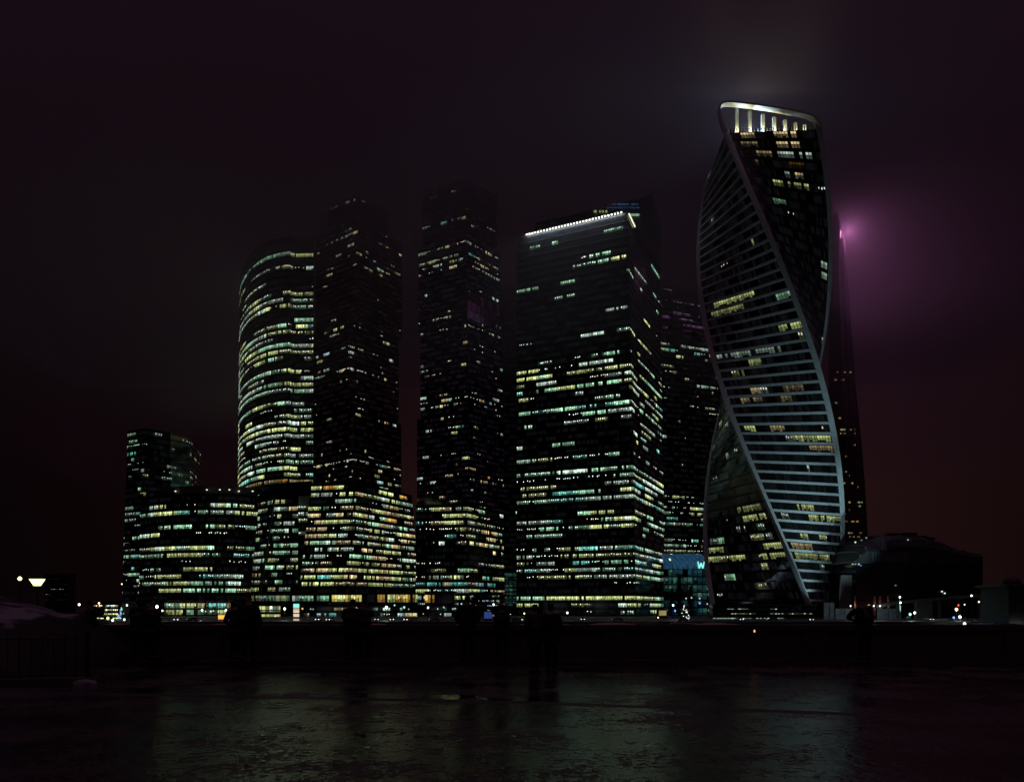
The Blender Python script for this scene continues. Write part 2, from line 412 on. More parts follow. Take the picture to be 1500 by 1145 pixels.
def tw_rows(seed):
    rng = random.Random(seed)
    special = {47: {1: [(.12, .3, WRM, .9), (.5, .74, WRM, 1.0)]}, 46: {1: [(.12, .3, WRM, .25), (.5, .75, WRM, .8)]},
               45: {1: [(.25, .42, WRM, .3), (.48, .66, WHT, .8), (.72, .86, WHT, .7)]}, 44: {1: [(.2, .28, WRM, .15), (.55, .75, AMB, .07)]},
               43: {1: [(.5, .56, WHT, .6), (.62, .75, WRM, .8)]}, 42: {1: [(.33, .45, YEL, .6), (.51, .54, YEL, .4), (.58, .76, YEL, .75)]},
               40: {1: [(.25, .42, GRN, .35)]}, 35: {1: [(.82, .93, WHT, .7)]}, 34: {1: [(.82, .93, WHT, .5)]},
               31: {0: [(.15, .62, YEL, .7)]}, 30: {0: [(.1, .5, YEL, .3), (.82, .97, GRN, .5)]}, 27: {0: [(.74, .98, YEL, .65)]}, 25: {0: [(.05, .4, WHT, .5), (.45, .7, WHT, .25)]},
               21: {0: [(.28, .38, WRM, .5), (.6, .8, WRM, .15)]}, 20: {0: [(.15, .37, WRM, .25), (.55, .66, WRM, .2)]},
               17: {0: [(.03, .2, YEL, .7), (.35, .5, WRM, .4)]}, 16: {0: [(.55, .95, YEL, .7)]}, 15: {0: [(.7, .95, WRM, .4)]},
               9: {0: [(.35, .6, YEL, .5)], 3: [(.55, .9, YEL, .4)]}, 8: {0: [(.5, .98, YEL, .65)], 3: [(.6, .95, YEL, .6)]},
               6: {0: [(.3, .42, YEL, .6), (.6, .7, YEL, .5)]}, 5: {0: [(.1, .45, WRM, .4)], 3: [(.05, .25, YEL, .6), (.75, .98, YEL, .9)]},
               4: {0: [(.1, .75, YEL, .6)], 3: [(.02, .2, YEL, .7), (.3, .5, YEL, .8), (.7, .99, YEL, .8)]}}
    for f in range(NF):
        z = 4 + f * FH; za, zb = z + 1.15, z + FH - .35
        mb = MB()
        for k in (0, 1, 3):
            def sub_(z):
                p, q_ = twc(z, k - 1), twc(z, k); return [(p[0] + (q_[0] - p[0]) * t / 10, p[1] + (q_[1] - p[1]) * t / 10) for t in range(11)]
            A = [twc(za, k - 1), twc(za, k)]; B = [twc(zb, k - 1), twc(zb, k)]; A10, B10 = sub_(za), sub_(zb)
            if k == 3: prob = .24 if f < 9 else (.14 if f < 20 else .03)
            elif k == 1: prob = .03
            else: prob = .05 if f < 26 else .02
            sub = MB(); sty = (.1, .3, .6) if k == 3 else (.2, .4, .4)
            storey(sub, rng, A10, B10, za, zb, 1.25, prob, PAL_GREEN, .55, sty, off=.1, run=(2, 6))
            mb_off = len(mb.v); mb.v += sub.v; mb.f += [tuple(q + mb_off for q in fc) for fc in sub.f]; mb.c += sub.c; mb.m += sub.m
            for (u0, u1, col, g) in special.get(f, {}).get(k, ()):
                a, b, c, e = A[0], A[1], B[0], B[1]; L = math.hypot(b[0] - a[0], b[1] - a[1]); nx, ny = (b[1] - a[1]) / L, -(b[0] - a[0]) / L
                n = max(2, int((u1 - u0) * L / 1.25))
                for j in range(n):
                    if rng.random() < .07: continue
                    s0 = u0 + (u1 - u0) * (j + .1) / n; s1 = u0 + (u1 - u0) * (j + .9) / n; gg = (.58 if k != 3 else .5) * g * rng.uniform(.35, 1.3)
                    def pt(u, v): return (a[0] + (b[0] - a[0]) * u + ((c[0] + (e[0] - c[0]) * u) - (a[0] + (b[0] - a[0]) * u)) * v + nx * .2, a[1] + (b[1] - a[1]) * u + ((c[1] + (e[1] - c[1]) * u) - (a[1] + (b[1] - a[1]) * u)) * v + ny * .2, za + (zb - za) * v)
                    vs = rng.uniform(.55, .75) if f < 41 else .62; vl = .05 if rng.random() < .6 else .3
                    mb.face([pt(s0, vl), pt(s1, vl), pt(s1, vs), pt(s0, vs)], tuple(x * gg * (.4 if f < 41 else .12) for x in col))
                    mb.face([pt(s0, vs), pt(s1, vs), pt(s1, .95), pt(s0, .95)], tuple(x * gg for x in col))
        if mb.f: mb.build('window_row', M['glow'], ev, glow=True)
tw_rows(11)
# lobby of the twisted tower: two storeys of bright strips below the first band
# crown: an open loop of pale beam carried by columns that are lit from their feet
def crown():
    zb = ZR
    A = Vector(twc(zb, 0)); B = Vector(twc(zb, 1)); Cc = Vector(twc(zb, 2)); Dd = Vector(twc(zb, -1))
    cen = (A + B + Cc + Dd) / 4
    def loop(p, q, h, name, kk):
        """upright loop over the edge p-q, rounded at both ends"""
        mbx = MB(); pts = []
        for i in range(61):
            t = .5 - .5 * math.cos(math.pi * i / 60)
            hh = h(t) * (1 - abs(2 * t - 1) ** 11.0) ** (1 / 2.6)
            u, v = Vector(twc(zb + hh, kk - 1)), Vector(twc(zb + hh, kk)); g = u + (v - u) * t
            pts.append((g.x, g.y, zb + hh))
        d = (q - p).normalized(); nrm = Vector((d.y, -d.x))
        for k, pt_ in enumerate(pts):
            tt = (Vector(pts[min(k + 1, 60)]) - Vector(pts[max(k - 1, 0)])).normalized()
            up = Vector((0, 0, 1)) - tt * tt.z
            if up.length < .2: up = Vector((-d.x, -d.y, 0)) if k < 30 else Vector((d.x, d.y, 0))
            up = Vector((nrm.x, nrm.y, 0)).cross(tt); 
            if up.z < 0: up = -up
            up.normalize(); n3 = Vector((nrm.x, nrm.y, 0))
            c = Vector(pt_)
            for (a_, b_) in ((-2.0, -.45), (2.0, -.45), (2.0, .45), (-2.0, .45)):
                mbx.v.append(tuple(c + n3 * a_ * .8 + up * b_))
        for k in range(60):
            for qd in range(4):
                r = (qd + 1) % 4
                mbx.f.append((k * 4 + qd, k * 4 + r, (k + 1) * 4 + r, (k + 1) * 4 + qd)); mbx.c.append((0, 0, 0)); mbx.m.append(0)
        return mbx.build(name, M['alu'], ev)
    loop(A, B, lambda t: 17.5 - 13.0 * t, 'crown_loop', 1)
    loop(Cc, Dd, lambda t: 9.0, 'crown_loop', 3)
    # columns that stand just behind the front loop
    d = (B - A); inn = (cen - (A + B) / 2).normalized()
    feet = []
    for t in (.15, .29, .43, .55, .665, .775, .87):
        p = A + d * t + inn * 5.0
        hc = 16.6 - 13.0 * t; m2 = MB(); m2.box((p.x, p.y, zb + hc / 2), (1.5, 1.2, hc), rz=math.atan2(d.y, d.x)); m2.build('crown_column', M['alu'], ev)
        feet.append((p, t))
    # balustrade fins along the roof edge
    m2 = MB()
    for i in range(30):
        t = .03 + .94 * i / 29; p = A + d * t + inn * .6
        m2.box((p.x, p.y, zb + 1.0), (.35, .5, 2.0), rz=math.atan2(d.y, d.x))
    m2.build('roof_balustrade', M['iron'], ev)
    # shallow domed helipad drum
    m2 = MB(); n = 40; rings = [(15, 0), (14.6, 2.5), (12.5, 4.6), (8.5, 6.0), (4, 6.7), (.05, 6.9)]
    i0 = 0; cc = cen - inn * 3
    for (r_, h_) in rings:
        for q in range(n): m2.v.append((cc.x + r_ * math.cos(2 * math.pi * q / n), cc.y + r_ * math.sin(2 * math.pi * q / n), zb + h_))
    for k in range(len(rings) - 1):
        for q in range(n):
            r = (q + 1) % n
            m2.f.append((k * n + q, k * n + r, (k + 1) * n + r, (k + 1) * n + q)); m2.c.append((0, 0, 0)); m2.m.append(0)
    m2.build('roof_dome', M['trim'], ev, smooth=True)
    for p, t in feet:
        g = 1.0 if t < .6 else (.7 if t < .7 else .3)
        q = p - inn * 1.5
        lamp('crown_uplight', 'SPOT', (q.x, q.y, zb + .8), 5000 * g, (1, .93, .5), ev, aim=(p.x + inn.x * .1, p.y + inn.y * .1, zb + 12), spot_size=R(75), spot_blend=.8, shadow_soft_size=.3)
    lamp('crown_glow', 'POINT', (A.x + d.x * .3 + inn.x * 9, A.y + d.y * .3 + inn.y * 9, zb + 5), 8000, (.58, .78, 1.0), ev, shadow_soft_size=1.0)
crown()
# floodlights by the river wall that wash the lower banded face
def floodlight(x, y, e, col, aim, label, size=60):
    t = thing('floodlight', label, 'floodlight', (x, y, FARZ), group=None)
    m2 = MB(); m2.tube([(0, 0, 0), (0, 0, 1.2)], .06); m2.build('stand', M['iron'], t)
    m2 = MB(); m2.box((0, .1, 1.35), (.7, .3, .45)); m2.build('housing', M['iron'], t)
    l_ = lamp('beam', 'SPOT', (x, y + .2, FARZ + 2.0), e, col, None, aim=aim, spot_size=R(size), spot_blend=.9, shadow_soft_size=.5)
    l_.parent = t; l_.location = (0, .5, 2.0)
floodlight(158, 300, 95000, (.52, .88, .95), (136, 345, 58), 'floodlight on a short stand washing the twisted tower from its right side', 60)
floodlight(139, 326, 20000, (.55, .88, .95), (139, 346, 30), 'floodlight on a short stand nearest the foot of the twisted tower', 70)

# --- slab tower with a row of roof lamps
sl = T('office_slab', 'broad dark office tower with a glowing row of lamps along its roof edge', 'skyscraper')
sb = px_path([(757, 460), (932, 430), (937, 440), (952, 462), (975, 503)]); st_ = px_path([(757, 460), (919, 430), (929, 447), (945, 466), (966, 498)])
z1 = Z(312, 430); pf = lerp_path(sb, st_, FARZ, z1); back = [P(968, 540), P(762, 500)]
NS = 55
shell(sl, pf, back, FARZ, z1, NS)
PAL_SLAB_LOW = [(GRN, 6), (YEL, 3), (WHT, 4), (TEA, 2)]
def slab_p(t): return .0 if t < .015 else (.75 if t < .06 else (.08 if t < .1 else (.86 if t < .38 else (.62 if t < .62 else (.36 if t < .8 else .24)))))
over = {1: (.7, [(YEL, 3), (GRN, 1), (WHT, 2)], (.7, .2, .1), .9), 2: (.85, [(YEL, 5), (GRN, 2)], (.9, .1, 0), 1.3), 3: (0, PAL_SLAB, (1, 0, 0), 1), 0: (.3, PAL_SLAB, (.3, .3, .4), 1), 4: (.1, PAL_SLAB, (0, .3, .7), 1), 23: (.02, PAL_SLAB, (1, 0, 0), 1), 24: (.1, PAL_SLAB, (1, 0, 0), 1), 34: (.95, [(YEL, 6), (GRN, 2)], (.8, .2, 0), 1.0), 33: (.6, PAL_SLAB, (.6, .3, .1), 1), 35: (.7, PAL_SLAB, (.4, .4, .2), 1)}
windows(sl, pf, FARZ, z1 - 6, NS - 1, 21, bay=1.3, p=slab_p, pal=PAL_SLAB_LOW, run=(3, 12), over=over, style=(.4, .48, .12), gain=1.2)
# setback crest above the roof line
cb = px_path([(783, 478), (938, 458), (955, 478), (968, 500)]); cp = [(*q,) for q in cb]
mb = MB(); ring = cb + [P(960, 540), P(787, 510)]
tops = [Z(327, 478), Z(291, 458), Z(283, 478), Z(330, 500), 240, 240]
mb.prism(ring, ring, z1 - 2, 0, 0, True, tops); mb.build('roof_crest', M['glass'], sl)
mb = MB(); a, b = Vector(P(868, 465.4)), Vector(P(937, 457.2))
for (y0, y1, u0, u1, col, g) in ((298, 300.5, .35, .98, BLU, .15), (303, 305.5, .3, 1, BLU, .10), (313, 316.5, .55, 1, GRN, .5), (308, 311.5, .0, .3, YEL, .35)):
    n = 40
    for j in range(n):
        u = j / n
        if u < u0 or u > u1 or random.Random(j * 7 + int(y0)).random() < .25: continue
        k = g * random.Random(j).uniform(.4, 1.1)
        p0 = a + (b - a) * u; p1 = a + (b - a) * (u + .8 / n)
        off = Vector(((b - a).y, -(b - a).x)).normalized() * .35; p0 += off; p1 += off
        mb.face([(p0.x, p0.y, Z(y1, p0.y)), (p1.x, p1.y, Z(y1, p1.y)), (p1.x, p1.y, Z(y0, p1.y)), (p0.x, p0.y, Z(y0, p0.y))], tuple(c * k for c in col))
mb.build('window_row', M['glow'], sl, glow=True)
# row of roof lamps on the parapet
lampm = plain('lamp_lens', (.8, .8, .7), .4, emit=(1.0, 1.0, .66), es=1.3); lampm.cycles.emission_sampling = 'NONE'
a, b = Vector(P(770, 457.5)), Vector(P(913, 431))
for (p_, q_, n) in ((a, b, 32), (Vector(P(919.5, 432)), Vector(P(929, 447.5)), 10)):
    for j in range(n):
        c = p_ + (q_ - p_) * ((j + .5) / n); dr = (q_ - p_).normalized(); c += Vector((dr.y, -dr.x)) * .6
        m2 = MB(); m2.box((c.x, c.y, z1 + .7), (.62 if n > 20 else .5, .6, .8), rz=math.atan2(dr.y, dr.x)); m2.build('roof_lamp', lampm, sl)
mid = (a + b) / 2; dr = (b - a).normalized(); o_ = Vector((dr.y, -dr.x))
ar = lamp('roof_wash', 'AREA', (mid.x + o_.x * 2.2, mid.y + o_.y * 2.2, z1 + 1.2), 6000, (.85, .95, 1.0), sl)
ar.data.shape = 'RECTANGLE'; ar.data.size = (b - a).length; ar.data.size_y = .8
ar.rotation_euler = (R(26), 0, math.atan2(dr.y, dr.x))

# --- round-fronted tower with curved window rows
rt = T('round_tower', 'round-fronted office tower densely lit in pale green rows, its top lost in cloud', 'skyscraper')
pp = px_path([(351, 617), (353, 600), (358, 586), (366, 572), (378, 560), (392, 551), (408, 546), (425, 543), (427, 545.5), (434, 547), (446, 546.5), (459, 546)])
zt = Z(356, 552); pf = lerp_path(px_path([(347, 617), (349, 600), (354, 586), (362, 572), (374, 560), (389, 551), (405, 546), (423, 543), (425, 545.5), (432, 547), (445, 546.5), (459, 546)]), pp, FARZ, zt)
shell(rt, pf, [P(460, 600), P(440, 640)], FARZ, zt, 58)
windows(rt, pf, FARZ, zt, 58, 31, bay=1.35, sill=.26, wh=.55, p=lambda t: .0 if t < .2 else (.93 if t < .86 else .25), pal=PAL_GREEN, run=(3, 14), floor_mix=(.6, .95, 1, 1, 1.1), style=(.34, .58, .08), gain=1.15,
        over={52: (.02, PAL_GREEN, (1, 0, 0), 1), 53: (.75, PAL_GREEN, (.4, .4, .2), .8), 54: (0, PAL_GREEN, (1, 0, 0), 1), 55: (.7, PAL_GREEN, (.5, .4, .1), .9), 56: (0, PAL_GREEN, (1, 0, 0), 1), 57: (0, PAL_GREEN, (1, 0, 0), 1), 45: (.1, PAL_GREEN, (1, 0, 0), 1), 46: (.05, PAL_GREEN, (1, 0, 0), 1), 38: (.15, PAL_GREEN, (1, 0, 0), 1), 33: (.1, PAL_GREEN, (1, 0, 0), 1), 19: (.05, PAL_GREEN, (1, 0, 0), 1), 20: (.9, [(AMB, 1), (WRM, 2), (WHT, 1)], (.5, .5, 0), .5)})
mb = MB(); top = [(x * 1.0, y) for x, y in px_path([(372, 585), (390, 570), (408, 562), (425, 560), (450, 566), (462, 575), (455, 600), (400, 612)])]
mb.prism(top, top, zt - 1, zt + 6); mb.build('roof_plant', M['glass'], rt)

# --- two towers of stacked, shifted blocks
def stacked(name, label, blocks, seed, pfun, pal, dim, mat):
    t = T(name, label, 'skyscraper'); rng = random.Random(seed)
    for bi, (ya, yb, l, c, r, dl, dc, dr_, nfl) in enumerate(blocks):
        path = px_path([(l, dl), (c, dc), (r, dr_)])
        zb_, zt_ = Z(yb, dc), Z(ya, dc)
        bk = [P((r + l) / 2 + 3, dc + (dl - dc) + (dr_ - dc))]
        f = lerp_path(path, path, zb_, zt_)
        shell(t, f, bk, zb_, zt_ - .6, nfl, 'tower_block', mat, ledge=.16, lh=.3)
        windows(t, f, zb_, zt_ - 1, nfl, seed + bi * 13, bay=1.3, sill=.3, wh=.5, p=lambda q, bi=bi: pfun(bi, q), pal=pal, run=(1, 5), style=(.25, .25, .5), floor_mix=(0, .2, .5, .9, 2.9), gain=.85, dimc=dim)
        # external frame lines: storey belts and verticals on the right-hand face
        m2 = MB(); a, b = Vector(path[1]), Vector(path[2]); dv = (b - a); nn = Vector((dv.y, -dv.x)).normalized() * .35
        zz = zb_
        ang = math.atan2(dv.y, dv.x)
        k = 0
        while zz < zt_ - 2:
            mid = (a + b) / 2 + nn; m2.box((mid.x, mid.y, zz + .3), (dv.length, .3, .28), ang); zz += (zt_ - zb_) / nfl * (4 if bi != 1 else 3)
        for u in (.0, .27, .5, .74, 1.0):
            p = a + dv * u + nn; m2.box((p.x, p.y, (zb_ + zt_) / 2), (.35, .35, zt_ - zb_ - 1.2), ang)
        m2.build('facade_frame', M['trim'], t)
    return t
ta = stacked('stacked_tower', 'dark tower of stacked offset blocks standing beside the round-fronted green tower',
    [(600, 712, 456, 517, 587, 578, 546, 588, 13), (470, 600, 457, 512, 583, 576, 548, 585, 16), (318, 470, 462, 524, 588, 574, 546, 584, 19), (286, 318, 480, 524, 568, 566, 550, 572, 4)],
    41, lambda b, q: (.34 if b == 0 else (.34 if q < .2 else .22) if b == 1 else .15 if b == 2 else .08), PAL_MIX, (.0042, .0022, .0024), 'glass_warm')
tb = stacked('stacked_tower', 'dark tower of stacked offset blocks with a purple glimmer on its right face, left of the roof-lamp tower',
    [(602, 745, 611, 686, 738, 552, 530, 560, 18), (471, 602, 616, 685, 736, 550, 531, 558, 16), (340, 471, 613, 683, 733, 551, 530, 559, 16), (262, 340, 619, 682, 728, 549, 533, 555, 9)],
    47, lambda b, q: (.2 if b == 0 else .22 if b == 1 else .2 if b == 2 else .16), PAL_MIX, (.0040, .0026, .0052), 'glass')
# purple reflection on the second stacked tower, put in as glowing panes
a, b = Vector(P(684, 529.4)), Vector(P(732, 558.2)); dv = b - a; nn = Vector((dv.y, -dv.x)).normalized() * .5
mb = MB(); rng = random.Random(5)
for r_ in range(3):
    for j in range(8):
        p0 = a + dv * (j + .06) / 8 + nn; p1 = a + dv * (j + .94) / 8 + nn
        za = Z(470, 530) + 2 + r_ * 6.5; k = rng.uniform(.5, 1.1) * rng.choice((.15, .6, 1)) * (.004 + .024 * (1 - j / 8) ** 1.5); 
        c = (.75, .22, .62) if r_ else (.55, .3, .7)
        mb.face([(p0.x, p0.y, za), (p1.x, p1.y, za), (p1.x, p1.y, za + 6), (p0.x, p0.y, za + 6)], tuple(x * k for x in c))
mb.build('window_row', M['glow'], tb, glow=True)

# --- podiums and lower offices
def office(name, label, pb, ptp, ytop, dref, n, seed, p, pal, back, bay=1.35, wh=.52, sill=.26, style=(.5, .3, .2), run=(3, 10), fm=(.6, .95, 1, 1, 1.15), gain=1.0, mat='glass', z0=FARZ, over=None, roof=None, cat='office building'):
    t = T(name, label, cat); zt_ = Z(ytop, dref)
    f = lerp_path(px_path(pb), px_path(ptp), z0, zt_)
    shell(t, f, px_path(back), z0, zt_, n, 'glass_body', mat)
    windows(t, f, z0, zt_ - .8, n, seed, bay=bay, sill=sill, wh=wh, p=p, pal=pal, style=style, run=run, floor_mix=fm, gain=gain, over=over)
    return t, f, zt_
office('slanted_office', 'wide slanted office block lit in warm yellow rows at the foot of the stacked tower',
    [(434, 507), (507, 500), (618, 560)], [(456, 507), (524, 500), (603, 560)], 706, 500, 19, 51, lambda t: .1 if t < .2 else .85, PAL_WARM, [(600, 600), (450, 560)], run=(3, 9), style=(.6, .3, .1),
    over={3: (0, PAL_WARM, (1, 0, 0), 1), 2: (0, PAL_WARM, (1, 0, 0), 1), 18: (.55, [(AMB, 1), (YEL, 2)], (1, 0, 0), 1.3), 6: (.95, [(YEL, 3), (WRM, 3)], (.9, .1, 0), 1.1), 5: (.9, [(WRM, 2), (TEA, 2), (YEL, 2)], (.9, .1, 0), .9)})
office('base_office', 'lit office block under the second stacked tower, beside the narrow dark tower',
    [(609, 507), (690, 500), (739, 545)], [(609, 507), (684, 500), (737, 545)], 738, 500, 16, 53, lambda t: .8, PAL_WARM, [(735, 590), (615, 560)], run=(2, 9), style=(.45, .35, .2),
    over={2: (.9, [(GRN, 2), (CYA, 1), (YEL, 1)], (.6, .3, .1), 1.1), 1: (.8, [(GRN, 3), (CYA, 2)], (.5, .4, .1), 1.0), 4: (.8, [(CYA, 1), (TEA, 1), (WRM, 1)], (.8, .2, 0), .5)})
office('gabled_office', 'leaning office block with a dark rib and dark sloped roof beside the curved office',
    [(360, 515), (379, 498), (436, 494)], [(374, 515), (402, 498), (437, 494)], 728, 498, 16, 57, lambda t: .05 if t < .15 else .8, PAL_GREEN + [(WRM, 2)], [(438, 540), (380, 550)], run=(2, 6), style=(.55, .3, .15), gain=.7)
gb = [o for o in COL.objects if o.name.startswith('gabled_office')][0]
mb = MB(); q0, q1 = Vector(P(379.5, 497)), Vector(P(402.5, 497)); mb.tube([(q0.x, q0.y - .5, FARZ + 8), (q1.x, q1.y - .5, Z(730, 497))], .8, 6); mb.build('corner_rib', M['trim'], gb)
mb = MB(); ring = px_path([(372, 514), (402, 496.5), (456, 493), (456, 540), (380, 548)]); zz = Z(728, 498)
mb.prism(ring, ring, zz, 0, 0, True, [zz + 1, zz + 9, zz + 10, zz + 10, zz + 3]); mb.build('sloped_roof', M['ledge'], gb)
cvo, cvf, cvz = office('curved_office', 'low bow-fronted office block with a lamp-dotted roof ledge, lit yellow-green',
    [(203, 497), (228, 486), (262, 478), (300, 475), (335, 477), (364, 484)], [(206, 497), (230, 486), (264, 478), (302, 475), (342, 477), (380, 486)], 722, 475, 17, 61, lambda t: .0 if t > .95 else .82, [(YEL, 5), (GRN, 4), (WHT, 2), (TEA, 1)], [(375, 540), (210, 550)], run=(3, 9), style=(.6, .3, .1),
    over={2: (0, PAL_GREEN, (1, 0, 0), 1), 1: (0, PAL_GREEN, (1, 0, 0), 1), 0: (0, PAL_GREEN, (1, 0, 0), 1), 7: (.1, PAL_GREEN, (0, .4, .6), .7), 13: (.06, PAL_GREEN, (0, .5, .5), .7), 10: (.12, PAL_GREEN, (0, .5, .5), .7)})
mb = MB(); ring = px_path([(235, 489), (264, 480), (302, 477), (342, 479), (374, 488), (372, 530), (240, 530)]); mb.prism(ring, ring, cvz, cvz + 5.2); mb.build('roof_ledge', M['trim'], cvo)
for x in (257, 271, 288, 303, 322, 336, 350, 370):
    d = 474 if 290 < x < 345 else 480; c = P(x, d)
    m2 = MB(); m2.box((c[0], c[1], cvz + 2.0), (.9, .5, .5)); m2.build('ledge_lamp', M['lens'] if 'lens' in M else lampm, cvo)
office('slab_block', 'dim dark office block with a sloping roof line, few lit windows, behind the curved office',
    [(178, 540), (205, 530), (250, 545), (280, 566), (295, 615)], [(187, 540), (214, 530), (250, 545), (280, 566), (295, 615)], 627, 530, 30, 67, lambda t: .2, PAL_SLAB, [(285, 660), (190, 600)], run=(1, 5), style=(.3, .35, .35), gain=.45, fm=(0, .4, 1, 1.6))
sb2 = [o for o in COL.objects if o.name.startswith('slab_block')][0]
f2 = lerp_path(px_path([(178.5, 539), (205, 529.2)]), px_path([(187.5, 539), (213, 529.2)]), FARZ, Z(627, 530))
windows(sb2, f2, FARZ, Z(640, 530), 29, 68, bay=1.6, p=lambda t: .75 if t < .55 else .3, pal=[(GRN, 2), (TEA, 3), (WHT, 2)], style=(.6, .3, .1), gain=.6, run=(2, 7), fm=None) if False else windows(sb2, f2, FARZ, Z(640, 530), 29, 68, bay=1.6, p=lambda t: .75 if t < .55 else .3, pal=[(GRN, 2), (TEA, 3), (WHT, 2)], style=(.6, .3, .1), gain=.6, run=(2, 7))

# --- towers further back
bk_t, bk_f, bk_z = office('dotted_tower', 'dark tower dotted with small lights, seen between the roof-lamp tower and the twisted tower',
    [(966, 610), (1064, 634)], [(966, 610), (1064, 634)], 425, 620, 60, 71, lambda t: .85 if t < .36 else .18, PAL_SLAB, [(1064, 690), (966, 680)], run=(1, 8), style=(.4, .3, .3), fm=(0, .3, 1, 1, 1.3), gain=.75, cat='skyscraper',
    over={49: (.95, [(WHT, 1)], (.4, .6, 0), 1.0), 50: (0, PAL_SLAB, (1, 0, 0), 1), 51: (0, PAL_SLAB, (1, 0, 0), 1), 52: (.4, [(PUR, 1)], (1, 0, 0), .12), 53: (.5, [(PUR, 1)], (.5, .5, 0), .25), 54: (.35, [(PUR, 1)], (.5, .5, 0), .3), 55: (.5, [(PUR, 1)], (.5, .3, .2), .2), 57: (.3, [(PUR, 1)], (0, 0, 1), .3), 59: (.2, [(PUR, 1)], (0, 0, 1), .3)})
office('narrow_tower', 'narrow unlit dark tower in the gap between the stacked tower and the roof-lamp tower',
    [(734, 640), (760, 640)], [(734, 640), (760, 640)], 420, 640, 60, 73, lambda t: .01, PAL_SLAB, [(760, 690), (734, 690)], cat='skyscraper')
m2 = MB()
for i in range(9):
    c = P(736 + i * 2.7, 639.6); m2.box((c[0], c[1] - .2, Z(640, 640)), (.35, .4, 250))
nt_ = [o for o in COL.objects if o.name.startswith('narrow_tower')][0]
m2.build('vertical_fins', M['trim'], nt_)
# sail-shaped tower with a purple-lit tip in the cloud
sa = T('sail_tower', 'dark tapering sail-shaped tower behind the twisted tower, its tip glowing purple in cloud', 'skyscraper')
mb = MB(); prof = [(905, 1274), (780, 1270.5), (700, 1266), (640, 1261), (560, 1253), (480, 1247), (400, 1241.5), (340, 1237), (318, 1231)]
D0 = 640; n0 = 0
for (y, xr) in prof:
    xl = 1214 if y > 340 else 1221
    for (x, d) in ((xl, D0), (xl + (xr - xl) * .52, D0 - 8), (xr, D0 + 14), (xr - 4, D0 + 50), (xl, D0 + 50)):
        X_, Y_ = P(x, d); mb.v.append((X_, Y_, Z(y, D0)))
for k in range(len(prof) - 1):
    for q in range(5):
        r = (q + 1) % 5; mb.f.append((k * 5 + q, k * 5 + r, (k + 1) * 5 + r, (k + 1) * 5 + q)); mb.c.append((0, 0, 0)); mb.m.append(0)
mb.f.append(tuple((len(prof) - 1) * 5 + q for q in range(5))); mb.c.append((0, 0, 0)); mb.m.append(0)
mb.build('glass_body', M['glass_warm'], sa)
m2 = MB()
for fr in (.52, .78, 1.0):
    pts = []
    for (y, xr) in prof:
        xl = 1214 if y > 340 else 1221; d = D0 - 8.6 if fr == .52 else (D0 + 2.2 if fr == .78 else D0 + 13.5)
        X_, Y_ = P(xl + (xr - xl) * fr, d); pts.append((X_, Y_, Z(y, D0)))
    m2.tube(pts, .45, 5)
m2.build('facade_fins', M['trim'], sa)
rng = random.Random(77)
for i in range(46):
    y = 545 + i * 5.6
    if rng.random() < .62: continue
    xr = 1250 + (y - 540) * .085
    m3 = MB()
    for j in range(rng.randint(1, 4)):
        x = 1222 + rng.random() * (xr - 1226); fr = (x - 1214) / (xr + 1 - 1214)
        d = D0 - 8 * min(1, fr / .52) + max(0, fr - .52) / .48 * 22 - .9
        X_, Y_ = P(x, d); wd = rng.uniform(.6, 2.4); c = pick(rng, [(WRM, 3), (WHT, 1), (AMB, 1)]); k = rng.uniform(.04, .22)
        m3.box((X_, Y_, Z(y, d)), (wd, .5, 1.2), m=0, col=tuple(q * k for q in c))
    m3.build('window_row', M['glow'], sa, glow=True)
m2 = MB(); X_, Y_ = P(1228, 634); m2.box((X_, Y_, Z(340, 634)), (3.0, 1.0, 16)); 
tipm = plain('pink_tip_glow', (.3, .1, .2), .5, emit=(.55, .16, .38), es=.10); m2.build('lit_tip', tipm, sa)  # lit facet of the tip; its pink light is put in as emission
X_, Y_ = P(1243, 645)
lamp('tip_lamp', 'POINT', (X_, Y_, Z(338, 645)), 1.2e5, (.85, .3, .68), sa, shadow_soft_size=5.0, specular_factor=0.0, diffuse_factor=.1)

# ------------------------------------------------------------------ low cloud that swallows the tower tops
def cloud(name, zc, hz, dens, box=(0, 597, 980, 490)):
    m = bpy.data.materials.new('cloud_volume'); m.use_nodes = True; n = m.node_tree.nodes; l = m.node_tree.links
    n.remove(n['Principled BSDF']); v = n.new('ShaderNodeVolumePrincipled')
    v.inputs['Color'].default_value = (.95, .80, .95, 1); v.inputs['Density'].default_value = dens; v.inputs['Anisotropy'].default_value = 0.0
    l.new(v.outputs[0], n['Material Output'].inputs['Volume'])
    mb = MB(); mb.box((box[0], box[1], zc), (box[2], box[3], hz)); o = mb.build(name, m); tag(o, kind='stuff')
cloud('low_cloud', 243 + 51, 102, .0115)
cloud('thin_mist', 190, 101, .0016)

# ------------------------------------------------------------------ the far bank: shops, mall, hall, road, lamps
def emat(name, rgb, k, sample=False):
    m = plain(name, tuple(min(1, c * .6 + .05) for c in rgb), .4, emit=rgb, es=k)
    if not sample: m.cycles.emission_sampling = 'NONE'
    return m
LENS = dict(white=emat('lamp_white', (.9, 1, .95), 3.0), warm=emat('lamp_warm', (1, .75, .4), 2.6), cyan=emat('lamp_cyan', (.3, 1, .85), 1.0), blue=emat('lamp_blue', (.12, .3, 1), 1.6),
            red=emat('lamp_red', (1, .12, .08), .9), orange=emat('lamp_orange', (1, .45, .08), 1.4), yellow=emat('lamp_yellow', (1, .95, .3), 2.0), dim=emat('lamp_dim', (.9, .95, 1), .55))

